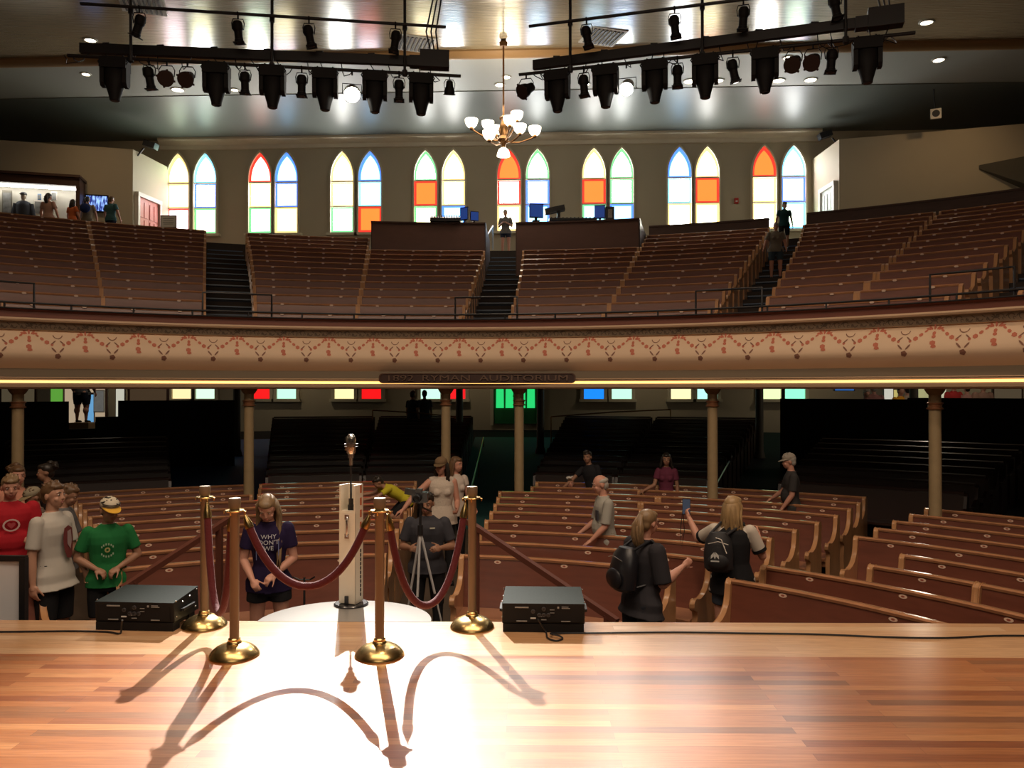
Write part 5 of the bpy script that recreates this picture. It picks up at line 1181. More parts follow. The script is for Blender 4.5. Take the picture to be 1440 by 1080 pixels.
        if st in ('long', 'pony', 'bob', 'bun'):
            mb = MB(); drop = {'long': .36, 'bob': .17, 'pony': .30, 'bun': .04}[st]*g('hairlen', 1)
            n_ = 46 if st in ('long', 'bob') else 30
            for i in range(n_):
                if st in ('long', 'bob'):
                    a = R(-18+216*i/(n_-1)); top = V((.04*cos(a), .03+.03*sin(a), .115)); mid = V((.086*cos(a), .02+.095*sin(a), .02)); sx = cos(a)
                    dn = V((.088*cos(a)*1.05+rnd.uniform(-.012, .012), .03+.085*sin(a)+rnd.uniform(-.01, .01), -.09)); end = V((.11*cos(a)+rnd.uniform(-.02, .02), .02+.09*sin(a)+g('hairfwd', 0)*sx*0+rnd.uniform(-.015, .015)-(g('hairfwd', 0)*abs(cos(a)) if cos(a)*g('hairside', cos(a)) >= 0 else -.05), -.09-drop*rnd.uniform(.75, 1.0)))
                    pts = [H(top), H(mid)]
                    # gravity: lower part hangs straight down in the world
                    pd = H(dn); pts.append(pd); L_ = drop*hk
                    for q in range(1, 5): pts.append(pd+V((end.x-dn.x, 0, 0))*(q/4)*hk+(HR @ V((0, (end.y-dn.y)*q/4, 0)))*hk+V((.008*sin(q*2.1+i), .006*cos(q*1.7+i), -L_*q/4*rnd.uniform(.92, 1.0))))
                    mb.tube(pts, [.010*hk, .016*hk, .016*hk, .014*hk, .012*hk, .009*hk, .004*hk], 6)
                else:
                    a = 2*pi*i/n_; rt = V((.018*cos(a), .125, .04+.018*sin(a))) if st == 'pony' else V((.03*cos(a), .10, .09+.03*sin(a)))
                    p = H(rt); pts = [H(V((rt.x, .09, rt.z))), p]
                    for q in range(1, 5): pts.append(p+(HR @ V((rt.x*1.6*sin(q*.8), .040*sin(q*.9), 0)))*hk+V((.012*sin(q*1.9+i), .012*cos(q*1.6+i*2), -drop*hk*q/4)))
                    mb.tube(pts, [.012*hk, .014*hk, .020*hk, .019*hk, .015*hk, .005*hk], 6)
            if st == 'bun': mb.ell(H((0, .07, .115)), (.042*hk, .042*hk, .038*hk), HR)
            mb.build('hair_locks', hm, root, smooth='all')
    # ---- clothes
    tp = g('top'); slv = g('sleeve', .62)
    if tp:
        mb = MB(); torso(mb, .011, lo=g('hem', .84), fl=1, hem=g('flare', .004))
        if slv > 0:
            for s in (-1, 1):
                a, e, w_, f = arms[s]
                mb.ell(a-V((0, 0, .004))*k, ((.060+.055*(wd-1))*k,)*3)
                if slv <= 1: mb.tube([a, a.lerp(e, slv*.5), a.lerp(e, slv)], [.059*k*wd, .060*k*wd, .060*k*wd], 16)
                else: mb.tube([a, a.lerp(e, .5), e], [.062*k*wd, .056*k*wd, .052*k*wd], 16); mb.ell(e, (.052*k,)*3); mb.tube([e, e.lerp(w_, slv-1)], [.052*k, .042*k], 14)
        else:
            for s in (-1, 1): mb.tube([sh[s]+V((0, 0, .03))*k, sh[s].lerp(nb, .5)+V((0, 0, .02))*k], [.04*k, .045*k], 10)
        t_ = mb.build(g('topname', 'shirt'), tp, root); remesh(t_, .0095*k if fine < 3 else .018, 3)
        if g('cuff'):
            for s in (-1, 1):
                a, e, w_, f = arms[s]; mb = MB(); mb.tube([a.lerp(e, slv*.86), a.lerp(e, slv*1.01)], [.0665*k*wd, .064*k*wd], 18); mb.build('sleeve_band', g('cuff'), root)
        if g('neck', 1) and fine < 3:
            mb = MB(); ring_ = []
            for i in range(21):
                a = 2*pi*i/20; ring_.append(LM @ (V((.070*cos(a), .004+.064*sin(a), 1.462-.018*max(0, -sin(a))))*k))
            mb.tube(ring_, .0065*k, 6, cap=False); mb.build('collar', g('collar', tp), root)
    bt = g('bottom'); bl = g('blen', .8)
    if bt:
        mb = MB(); mb.loft([(V((0, 0, z))*k, (rx+.014)*k, (ry+.014)*k*dp) for z, rx, ry in ((.80, hw*.98, .10), (.86, hw*1.02, .108), (.93, hw, .115), (1.0, (hw+wa)/2, .105), (1.03, wa*1.05, .103))], 20)
        for s in (-1, 1):
            hp, kn, an = legs[s]; fl = g('bflare', .0)
            if g('skirt'): continue
            if bl <= 1: mb.tube([hp, hp.lerp(kn, bl*.5), hp.lerp(kn, bl)], [.092*k*wd, .086*k*wd+fl*.5, (.092-.03*bl)*k*wd+fl], 18)
            else: mb.tube([hp, hp.lerp(kn, .5), kn], [.092*k*wd, .08*k*wd, .064*k*wd], 18); mb.ell(kn, (.064*k,)*3); mb.tube([kn, kn.lerp(an, .5), kn.lerp(an, bl-1)], [.063*k, .056*k, .05*k], 16)
        if g('skirt'): mb.loft([(V((0, 0, .92))*k, (hw+.012)*k, .13*k), (V((0, 0, .7))*k, (hw+.035)*k, .16*k), (V((0, 0, .92-g('skirt')))*k, (hw+.06)*k, .19*k)], 20)
        t_ = mb.build(g('botname', 'shorts'), bt, root); remesh(t_, .0095*k if fine < 3 else .018, 3)
    # ---- shoes
    for s in (-1, 1):
        hp, kn, an = legs[s]; mb = MB(); mb.ell(an+V((0, .0, -.03))*k, (.042*k, .05*k, .05*k)); mb.ell(an+V((0, -.07, -.052))*k, (.046*k, .125*k, .036*k)); mb.box(an+V((0, -.05, -.078))*k, (.078*k, .235*k, .022*k))
        mb.build('shoe', g('shoe', BLACK), root)
    root['hk'] = hk
    fr = dict(root=root, H=H, HR=HR, hk=hk, k=k, LM=LM, arms=arms, up=up, hw=hw, cw=cw, wa=wa, dp=dp)
    # ---- cap
    if g('cap'):
        c1m, c2m = g('cap'); by = -1 if not g('capback') else 1
        mb = MB(); mb.ell(H((0, .012, .062)), (.087*hk, .104*hk, .072*hk), HR, 20, 12); r_ = mb.build('cap', c1m, root)
        cp = r_; mb = MB(); vs = []
        for i in range(13):
            a = pi*i/12; vs += [H((.078*cos(a), .012+by*.098*sin(a)*.9, .045)), H((.082*cos(a), .012+by*(.10+.07)*sin(a)**.7, .040-.018*sin(a)))]
        n2 = len(vs); vs += [p+HR @ V((0, 0, .006*hk)) for p in vs[:n2]]
        mb.add(vs, [(2*i, 2*i+1, 2*i+3, 2*i+2) for i in range(12)]+[(n2+2*i, n2+2*i+2, n2+2*i+3, n2+2*i+1) for i in range(12)]+[(2*i+1, n2+2*i+1, n2+2*i+3, 2*i+3) for i in range(12)])
        mb.build('cap_bill', c2m, cp)
        if g('capband'):
            for zz in (.07, .088):
                mb = MB(); mb.tube([H((.09*cos(a_), .012+by*.107*sin(a_), zz-.005)) for a_ in [R(20+14*i) for i in range(11)]], .004*hk, 6); mb.build('cap_stripe', EYED, cp)
    return fr
def chest_print(fr, mb, m, name, z0=1.26, off=.020, xs=0.0):
    """lay a flat drawing (x, z in metres) on the chest"""
    k = fr['k']; a_ = (fr['cw']+.014+.006); b_ = (.115+.014)*fr['dp']
    for i, p in enumerate(mb.v):
        x, z = p.x+xs, p.z; u = min(.98, abs(x)/a_); y = -b_*sqrt(1-u*u)-.005-off+p.y
        mb.v[i] = fr['LM'] @ (V((x, y, z0+z))*k)
    return mb.build(name, m, fr['root'])
def subdiv(mb, n=1):
    """split long faces so that a drawing follows the cloth"""
    import bmesh
    bm = bmesh.new(); vs = [bm.verts.new(v) for v in mb.v]
    for f in mb.f:
        try: bm.faces.new([vs[i] for i in f])
        except ValueError: pass
    bmesh.ops.triangulate(bm, faces=bm.faces[:])
    for _ in range(n): bmesh.ops.subdivide_edges(bm, edges=bm.edges[:], cuts=1)
    bm.verts.index_update(); mb.v = [v.co.copy() for v in bm.verts]; mb.f = [[v.index for v in f.verts] for f in bm.faces]; mb.m = [0]*len(mb.f); bm.free(); return mb
def place(px, py, d, floor=0.0):
    """feet position and height for a head top seen at a pixel and a distance"""
    t = at_d(px, py, d); return V((t.x, t.y, floor)), t.z-floor
def backpack(fr, m, m2, sx=0.0, y=.20, scale=1.0, name='backpack', label='backpack', side_rot=0):
    LM, k = fr['LM'], fr['k']; rt = fr['root']
    P = lambda x, yy, z: LM @ (V((x, yy, z))*k)
    mb = MB(); s_ = scale
    for (z, rx, ry) in (): pass
    mb.loft([(V((sx, y, 1.02+.0)), .11*s_, .06*s_), (V((sx, y, 1.05)), .145*s_, .085*s_), (V((sx, y, 1.20)), .15*s_, .095*s_), (V((sx, y-.01, 1.33)), .13*s_, .08*s_), (V((sx, y-.02, 1.40)), .08*s_, .05*s_)], 20)
    for i, p in enumerate(mb.v): mb.v[i] = LM @ (p*k)
    b = mb.build('pack_bag', m, None); 
    root = thing(name, rt.location, label, 'bag', rz=rt.rotation_euler.z); b.parent = root
    for s in (-1, 1):
        mb = MB(); mb.tube([P(sx+s*.08, y-.02, 1.38), P(s*.11, .02, 1.475), P(s*.12, -.10, 1.40), P(s*.13, -.14, 1.25), P(s*.15, -.06, 1.12), P(sx+s*.11, y-.05, 1.06)], .013*k, 8); mb.build('strap', m, root)
    mb = MB(); mb.ell(P(sx, y+.09*s_, 1.13), (.11*s_*k, .03*k, .08*s_*k)); mb.build('front_pocket', m, root)
    mb = MB(); mb.tube([P(sx-.10*s_, y+.085*s_, 1.30), P(sx, y+.11*s_, 1.33), P(sx+.10*s_, y+.085*s_, 1.30)], .004*k, 6); mb.build('zip', m2, root)
    return root, P
GREYT = cloth((.16, .165, .18)); BLK = cloth((.012, .012, .014)); NAVY = cloth((.015, .02, .045)); 
H_BLOND = mat('hair_blond', (.34, .22, .10), .45, noise=(40, .5, (1, 1, .2))); H_BROWN = mat('hair_brown', (.12, .065, .03), .45, noise=(40, .4, (1, 1, .2))); H_DARK = mat('hair_dark', (.02, .014, .01), .4); H_GREY = mat('hair_grey', (.38, .35, .31), .6); H_DBL = mat('hair_dark_blond', (.22, .14, .07), .45, noise=(40, .5, (1, 1, .2)))
DOWN = lambda s, o=.12: ((s*o, .02, -1), (s*.04, -.15, -1))
# 1 girl in purple, looking down, hands together at her waist
p, h = place(379, 687, 6.9, .12)
fr = person(p, h, R(14), 'person in a purple lettered shirt and dark shorts with long fair hair, looking down', dict(fem=1, head=(-6, 32), lean=6, hairm=H_DBL, hair='long', hairlen=1.15, skin=SKIN3, hairfwd=.10, hairside=1, top=cloth((.018, .010, .046)), bottom=BLK, blen=.42, bflare=.015, w=1.06,
    L=((.20, .06, -1), (-.62, -.62, -.42)), R=((-.22, .05, -1), (.35, -.62, -.52)), handL=dict(palm=(-.1, .5, -.6), grip=35), handR=dict(palm=(.3, .3, -.5), grip=40)))
txt = MB()
for i, (w_, zz) in enumerate((('WHY', .052), ("DON'T", .0), ('WE', -.052))):
    t = text_mesh(w_, .056, .0012); t.xf(M.Rotation(R(90), 4, 'X')); t.xf(M.Translation((0, 0, zz-.02))); subdiv(t, 1); chest_print(fr, t, mat('white_print', (.62, .62, .66), .7), 'lettering', 1.335, .030, .012)
for q in ((-.095, -.11, .005, .2), (.095, -.11, .005, .2)):
    t = MB(); t.box((q[0], 0, -.01), (.006, .002, .17)); subdiv(t, 2); chest_print(fr, t, mat('blue_print', (.2, .25, .5), .7), 'print_border', 1.25, .026)
st_ = MB(); sp_ = p.copy(); st_.box((0, 0, .06), (1.0, .8, .12)); o = st_.build('step', DARKW, None); o.location = (p.x, p.y, 0); tag(o, 'low dark wooden step under the person in the purple shirt', 'step')
# 2 boy in white T-shirt facing right
p, h = place(77, 676, 7.35)
fr = person(p, h, R(84), 'tall boy in a white T-shirt with a dark red print, facing right', dict(head=(-4, 2), hairm=H_BROWN, hair='tousle', skin=SKIN, top=cloth((.50, .47, .42)), hem=.80, flare=.03, bottom=BLK, blen=.95, bflare=.02, sleeve=.8, lean=-3,
    L=((.12, -.18, -1), (0, -.5, -.85)), R=((-.16, .05, -1), (-.05, -.1, -1)), handL=dict(grip=35), w=1.04))
t = MB(); t.prism([(-.045, .11), (.0, .13), (.05, .10), (.06, .02), (.045, -.08), (.02, -.16), (-.03, -.15), (-.055, -.06), (-.06, .03)], (1, 0, 0), (0, 0, 1), (0, 0, 0), (0, -.002, 0)); subdiv(t, 2); chest_print(fr, t, mat('dark_red_print', (.16, .03, .03), .7), 'shirt_print', 1.22, .022)
t = MB(); t.prism([(-.02, .08), (.02, .09), (.03, .0), (.01, -.08), (-.025, -.03)], (1, 0, 0), (0, 0, 1), (0, -.002, 0), (0, -.002, 0)); subdiv(t, 2); chest_print(fr, t, mat('pale_print_red', (.35, .25, .25), .7), 'shirt_print', 1.22, .026)
# 3 man in green with a white and yellow cap
p, h = place(152, 701, 7.75)
p, h = place(152, 698, 7.6)
fr = person(p, h, R(28), 'person in a green T-shirt and a white and yellow cap, hands clasped', dict(head=(22, 14), cap=(cloth((.62, .55, .42)), cloth((.75, .42, .05))), capband=1, hairm=H_DARK, hair='short', skin=SKIN2, top=cloth((.015, .16, .045)), bottom=BLK, blen=.9, sleeve=.72, w=1.05,
    L=((.38, .05, -1), (-.80, -.62, -.42)), R=((-.38, .05, -1), (.80, -.62, -.42)), handL=dict(palm=(0, .4, -.9), grip=38), handR=dict(palm=(0, .4, -.9), grip=38), hs=1.04))
for a0, zz in ((1, .045), (-1, -.055)):
    for i in range(6):
        a = R(35+22*i)*a0; t = MB(); t.prism([(-.006, -.01), (.006, -.01), (.006, .01), (-.006, .01)], (1, 0, 0), (0, 0, 1), (.062*cos(a), 0, .062*sin(a)-.005), (0, -.002, 0)); chest_print(fr, t, mat('pale_green_print', (.30, .42, .28), .7), 'shirt_print', 1.23, .018)
t = MB(); t.lathe([(.026, 0), (.026, .002), (.012, .002), (.012, 0)], n=14, rot=M.Rotation(R(90), 3, 'X'), cap=False); chest_print(fr, t, mat('gold_print', (.35, .33, .12), .7), 'shirt_emblem', 1.23, .018)
# 4 red shirt
p, h = place(14, 666, 8.2)
fr = person(p, h, R(40), 'person in a red T-shirt with a pale heart print at the far left', dict(head=(0, 12), hairm=H_DBL, hair='short', skin=SKIN3, top=cloth((.42, .015, .025)), bottom=BLK, blen=.95, sleeve=.95, w=1.16, belly=.02, hem=.8, flare=.02,
    L=((.2, -.05, -1), (-.35, -.85, .02)), R=((-.22, -.02, -1), (.3, -.85, -.05)), handL=dict(palm=(0, .2, -.9), grip=35), handR=dict(palm=(0, .2, -.9), grip=40)))
t = MB(); hp2 = [(.075*cos(R(a)), .062*sin(R(a))) for a in range(0, 360, 20)]; k_ = len(hp2)
t.add([V((x, 0, z)) for x, z in hp2]+[V((x*.78, 0, z*.76)) for x, z in hp2], [(i, (i+1) % k_, k_+(i+1) % k_, k_+i) for i in range(k_)]); chest_print(fr, t, mat('pink_white_print', (.62, .42, .40), .7), 'shirt_print', 1.25, .022, .0)
t = MB(); t.prism([(0, -.035), (.033, .0), (.034, .018), (.018, .03), (0, .016), (-.018, .03), (-.034, .018), (-.033, 0)], (1, 0, 0), (0, 0, 1), (0, 0, 0), (0, -.002, 0)); subdiv(t, 1); chest_print(fr, t, mat('heart_print', (.40, .05, .06), .7), 'shirt_print', 1.25, .024)
# 5 woman behind him
p, h = place(24, 653, 9.4)
person(p, h, R(38), 'person in a peach top with hair tied up, behind the one in red', dict(fem=1, fine=2, head=(10, 5), hairm=H_BROWN, hair='bun', skin=SKIN3, top=cloth((.55, .25, .17)), bottom=NAVY, blen=1.8, sleeve=.3, w=1.1))
# 6 dark haired person in left profile, further back
p, h = place(68, 650, 10.3)
person(p, h, R(-50), 'dark haired person in dark clothes further back at left, looking left', dict(fem=1, fine=2, head=(-8, 6), hairm=H_DARK, hair='bun', skin=SKIN2, top=cloth((.03, .022, .022)), bottom=BLK, blen=1.9, sleeve=1.5))
# 7 grey shirt, arms forward with a phone
p, h = place(84, 682, 8.25)
p, h = place(88, 678, 8.35)
fr = person(p, h, R(105), 'person in a grey shirt holding a phone, half hidden behind the boy in white', dict(head=(0, 24), hairm=H_BROWN, hair='short', skin=SKIN2, top=cloth((.12, .12, .125)), bottom=cloth((.10, .10, .11)), blen=1.9, sleeve=.9, w=1.12, belly=.02, hem=.8, flare=.02,
    L=((.06, -.35, -1), (-.05, -1, .08)), R=((-.15, -.3, -1), (.15, -1, .02)), handL=dict(palm=(0, .2, .9), grip=35), handR=dict(palm=(0, .2, .9), grip=30)))
def prop(fr, wr, off, size, lb, cat, name, m, m2, tilt=0):
    rt = fr['root']; Mx = M.Translation(rt.location) @ M.Rotation(rt.rotation_euler.z, 4, 'Z'); c = Mx @ (V(wr)+V(off)); root = thing(name, c, lb, cat, rz=rt.rotation_euler.z)
    mb = MB(); mb.box((0, 0, 0), size, M.Rotation(R(tilt), 3, 'X')); mb.build('housing', m, root); mb = MB(); mb.box(M.Rotation(R(tilt), 3, 'X') @ V((0, size[1]*.52, 0)), (size[0]*.9, .002, size[2]*.9), M.Rotation(R(tilt), 3, 'X')); mb.build('screen', m2, root); return root
PHG = mat('phone_glass', (.02, .02, .03), .15, emit=(.25, .32, .45), es=.12)
prop(fr, fr['arms'][1][2], (-.04, -.09, .03), (.07, .009, .14), 'dark phone in the hands of the person in the grey shirt', 'phone', 'phone', BLACKG, PHG, 60)
# 8 khaki cap behind
p, h = place(52, 683, 9.0)
person(p, h, R(-20), 'person with a khaki cap between the red shirt and the boy in white', dict(fine=2, head=(-10, 20), cap=(cloth((.30, .26, .18)), cloth((.28, .22, .12))), hairm=H_BROWN, skin=SKIN2, top=cloth((.13, .09, .07)), bottom=BLK, blen=1.9, sleeve=.9))
# 9 child in yellow bending over a pew
p = at_d(573, 712, 11.3); p.z = .42
person(p, 1.25, R(-68), 'child in a yellow shirt bending over the pews left of the centre aisle', dict(fem=1, bust=0, fine=2, head=(0, 20), lean=58, hairm=H_DARK, hair='short', skin=SKIN2, top=cloth((.52, .46, .03)), bottom=BLK, blen=.9, sleeve=.6,
    L=((.2, -.8, -.45), (.1, -.9, -.15)), R=((-.2, -.9, -.4), (0, -.9, -.1)), LL=((.04, -.75, -.65), (.01, .9, -.35)), RL=((-.04, -.75, -.65), (-.01, .9, -.35))))
# 10 woman with a brown sun cap and a cream sleeveless top, hand on a pew
p, h = place(621, 642, 10.9)
person(p, h, R(12), 'person in a cream sleeveless top and brown cap standing in the centre aisle', dict(fem=1, fine=1, head=(-24, 6), cap=(cloth((.17, .11, .06)), cloth((.15, .10, .05))), hairm=H_DARK, hair='bob', skin=SKIN3, top=cloth((.58, .50, .42), bump=(40, .4)), bottom=BLK, blen=1.9, sleeve=0, w=1.12, hem=.82, flare=.01,
    R=((-.72, -.12, -.62), (-.55, -.35, -.62)), L=((.18, .0, -1), (-.1, -.8, -.25)), handR=dict(f=(-.8, -.3, -.35), palm=(0, 0, -1), grip=12), handL=dict(grip=45)))
p, h = place(640, 641, 11.7)
person(p, h, R(30), 'person in a white top with brown hair close behind the one in the brown cap', dict(fem=1, fine=2, head=(30, 5), hairm=H_BROWN, hair='bob', skin=SKIN3, top=cloth((.6, .52, .45)), bottom=BLK, blen=1.9, sleeve=.4, L=((.2, -.1, -1), (.1, -.7, -.6)), R=DOWN(-1)))
# 11 photographer with a camera on a tripod
p, h = place(601, 690, 8.2)
fr = person(p, h, R(3), 'person in a dark polo shirt standing behind a camera tripod in the centre aisle', dict(head=(-6, 12), hairm=H_DARK, hair='short', skin=SKIN2, top=cloth((.045, .045, .055)), bottom=BLK, blen=1.92, sleeve=.75, w=1.12,
    L=((.32, .0, -1), (-.50, -.95, .10)), R=((-.32, .0, -1), (.50, -.95, .10)), handL=dict(palm=(-.6, .3, -.3), grip=48), handR=dict(palm=(.6, .3, -.3), grip=48), belly=.015))
t = MB(); t.box((.07, 0, .085), (.055, .003, .016)); chest_print(fr, t, mat('name_tag', (.6, .58, .45), .5), 'name_tag', 1.27, .02)
tc_ = at_d(591, 735, 7.72); tp_ = V((tc_.x, tc_.y, 0)); root = thing('camera_tripod', tp_, 'silver camera tripod in front of the person in the dark polo shirt', 'tripod'); zt = at_d(596, 712, 7.72).z
TRI = mat('tripod_silver', (.6, .6, .6), .4, .2)
mb = MB(); mb.tube([(0, 0, zt-.30), (0, 0, zt+.02)], .013, 10); mb.tube([(0, 0, zt-.28), (0, 0, zt-.18)], .026, 10); mb.tube([(0, 0, zt-.02), (0, 0, zt+.03)], .03, 10); mb.tube([(0, 0, zt), (.08, .2, zt-.08)], .008, 6); mb.build('head', BLACK, root)
for a, spl in ((-100, .17), (20, .30), (140, .30)):
    e = V((spl*cos(R(a)), spl*sin(R(a)), 0)); t0_ = V((0, 0, zt-.24)); m_ = t0_.lerp(e, .5)
    mb = MB(); mb.tube([t0_, m_], .012, 8); mb.tube([m_, t0_.lerp(e, .96)], .009, 8); mb.build('leg', TRI, root)
    mb = MB(); mb.tube([t0_.lerp(e, .48), t0_.lerp(e, .53)], .017, 8); mb.tube([t0_.lerp(e, .95), e], .013, 8); mb.build('leg_lock', BLACK, root)
cr = thing('camera', V((tc_.x, tc_.y, zt+.03)), 'black camera mounted on the silver tripod', 'camera')
mb = MB(); mb.box((-.01, 0, .06), (.14, .07, .10)); mb.box((-.01, 0, .125), (.06, .06, .03)); mb.box((.06, -.01, .06), (.03, .08, .09)); mb.build('body', BLACKG, cr); mb = MB(); mb.lathe([(.038, 0), (.04, .05), (.036, .09), (.03, .09), (.028, .06), (0, .055)], (-.02, -.03, .055), 18, rot=M.Rotation(R(90), 3, 'X')); mb.build('lens', BLACK, cr)
mb = MB(); mb.box((-.10, .0, .11), (.10, .03, .06), M.Rotation(R(10), 3, 'Y')); mb.build('screen', BLACKG, cr)
# 12 child's head with a white bow over a pew
dd = snap(803, 679, 13.7); p = at_d(803, 679, dd); p.z = 0; t_z = at_d(803, 673, dd).z
fr = person(p, t_z, R(-10), 'small child with a white hair bow peeking over the pews', dict(fem=1, bust=0, fine=2, hs=1.25, head=(0, 0), hairm=H_BROWN, hair='short', skin=SKIN3, top=cloth((.3, .2, .2)), bottom=BLK))
mb = MB(); mb.ell(fr['H']((-.05, 0, .12)), (.05, .02, .03)); mb.ell(fr['H']((.05, 0, .13)), (.05, .02, .03)); mb.ell(fr['H']((0, 0, .12)), (.018, .018, .018)); mb.build('hair_bow', cloth((.7, .66, .62)), fr['root'])
# 13 man in black reaching left
p, h = place(836, 632, snap(836, 632, 13.8))
person(p, h, R(-38), 'smiling person in a black T-shirt behind the pews, reaching down to the left', dict(fine=1, head=(14, 4), lean=8, side=-8, hairm=H_DARK, hair='short', skin=SKIN2, top=cloth((.02, .02, .024)), bottom=BLK, blen=1.9, R=((-.45, -.62, -.75), (-.5, -.55, -.62)), L=((.2, .1, -1), (.1, -.2, -1)), handR=dict(palm=(0, 0, -1), grip=15)))
# 14 woman in plum dress
p, h = place(937, 636, snap(937, 636, 13.6))
person(p, h, R(-14), 'person in a plum coloured dress behind the pews at the centre right', dict(fem=1, fine=1, head=(8, 6), hairm=H_DARK, hair='bob', hairlen=.5, skin=SKIN2, top=cloth((.14, .03, .06)), topname='dress', bottom=cloth((.14, .03, .06)), botname='skirt', skirt=.45, sleeve=.6, R=((-.25, -.35, -1), (-.75, -.5, -.42)), L=((.18, .05, -1), (.05, -.15, -1)), handR=dict(palm=(0, 0, -1), grip=15)))
# 15 old man in a grey shirt facing left
p, h = place(852, 666, snap(852, 666, 9.6))
fr = person(p, h, R(-78), 'grey haired man in a pale grey shirt leaning on a pew, facing left', dict(head=(-4, 12), hairm=H_GREY, hair='balding', skin=SKIN3, top=cloth((.36, .35, .31)), collar=cloth((.34, .33, .30)), bottom=cloth((.035, .03, .035)), blen=1.9, sleeve=.92, w=1.08, belly=.04, hem=.82, flare=.015, lean=3,
    L=((.14, -.20, -1), (-.06, -.72, -.70)), R=((-.14, -.2, -1), (.0, -.8, -.6)), handL=dict(palm=(0, 0, -1), grip=10, f=(0, -.8, -.5)), handR=dict(palm=(0, 0, -1), grip=10)))
mb = MB(); mb.box((fr['up']((.10, -.128, 1.25))), (.10, .012, .12)); mb.build('breast_pocket', cloth((.06, .06, .075)), fr['root'])
# 16 woman in dark clothes with backpack, facing right
p, h = place(902, 715, 6.75)
fr = person(p, h, R(118), 'person in a dark shirt with a fair ponytail and black backpack, pointing right', dict(fem=1, head=(14, 8), lean=4, hairm=H_DBL, hair='pony', hairlen=1.0, skin=SKIN3, top=cloth((.03, .028, .033)), bottom=cloth((.014, .018, .026)), blen=1.92, sleeve=1.0, w=1.32, hem=.80, flare=.03, belly=.03,
    L=((.12, -.22, -1), (.0, -.75, .5)), R=((-.18, -.1, -1), (-.02, -.8, .5)), handL=dict(palm=(-.9, 0, -.1), grip=22), handR=dict(palm=(.9, 0, -.2), grip=25)))
backpack(fr, mat('nylon_black', (.012, .012, .016), .35), STEEL, 0, .21, 1.12, label='glossy black backpack on the back of the person with the ponytail')
# 17 blond woman, seen from behind, raising a phone
p, h = place(1030, 696, 7.55)
fr = person(p, h, R(166), 'fair haired person seen from behind in a black top with white raglan sleeves', dict(fem=1, head=(-32, 4), hairm=H_BLOND, hair='bob', hairlen=1.25, skin=SKIN3, top=cloth((.56, .50, .43)), bottom=cloth((.045, .055, .075)), blen=.62, bflare=.012, sleeve=.8, cuff=BLK, w=1.12, hem=.78, flare=.02,
    L=((.55, -.55, -.45), (.42, -.42, .82)), R=((-.42, -.18, -.9), (.16, -.62, .75)), handL=dict(palm=(-.8, -.4, 0), grip=42), handR=dict(grip=35)))
mb = MB(); kk = fr['k']
mb.loft([(V((0, 0, z))*kk, rx*kk, ry*kk) for z, rx, ry in ((.765, .235, .175), (.93, .215, .155), (1.08, .165, .132), (1.28, .178, .142), (1.38, .165, .125), (1.44, .09, .085))], 24); r_ = mb.build('vest', BLK, fr['root']); remesh(r_, .009, 3)
NYB = mat('nylon_dull', (.015, .015, .018), .6)
rb, P = backpack(fr, NYB, WFR, .13, .20, .95, name='backpack', label='small black drawstring backpack hanging on the fair haired person seen from behind')
mb = MB()
for i, (dx, a) in enumerate(((-.025, 25), (0, 0), (.025, -25))):
    rr_ = M.Rotation(R(a), 3, 'Y'); mb.prism([(0, -.03), (.012, 0), (0, .04), (-.012, 0)], (1, 0, 0), (0, 0, 1), (0, 0, 0), (0, .004, 0)); n0 = len(mb.v)-8
    for q in range(n0, len(mb.v)): mb.v[q] = P(.16+dx, .312, 1.19)+rr_ @ mb.v[q]
mb.build('white_emblem', mat('white_emblem', (.6, .6, .58), .6), rb)
mb = MB(); mb.box(P(.16, .314, 1.14), (.075, .004, .012)); mb.build('emblem_bar', mat('white_emblem', (.6, .6, .58), .6), rb)
mb = MB(); mb.tube([P(.20, .20, 1.36), P(.10, .30, 1.35), P(.05, .31, 1.22)], .005, 6); mb.build('drawstring', WFR, rb)
wr = fr['arms'][1][2]; ph = prop(fr, wr, (.03, -.06, .10), (.08, .010, .16), 'phone with a hanging strap raised by the fair haired person seen from behind', 'phone', 'phone', BLACKG, PHG, 10)
mb = MB(); mb.tube([(.04, 0, -.07), (.06, .0, -.25), (.05, .0, -.42), (.02, 0, -.25), (.03, 0, -.07)], .004, 6); mb.build('strap', BLACK, ph)
# 18 man with a cap facing left
p, h = place(1113, 637, snap(1113, 637, 12.0))
person(p, h, R(-98), 'man in a grey cap and dark T-shirt facing left with a hand on a pew', dict(head=(0, 10), cap=(cloth((.34, .30, .25)), cloth((.36, .32, .26))), hairm=H_GREY, hair='short', skin=SKIN3, top=cloth((.045, .042, .042)), bottom=cloth((.04, .04, .045)), blen=1.9, sleeve=.8, w=1.1, belly=.03,
    L=((.12, -.12, -1), (-.02, -.55, -.8)), R=((-.16, -.35, -1), (-.3, -.6, -.5)), handL=dict(palm=(0, 0, -1), grip=12), handR=dict(palm=(0, 0, -1), grip=12)))
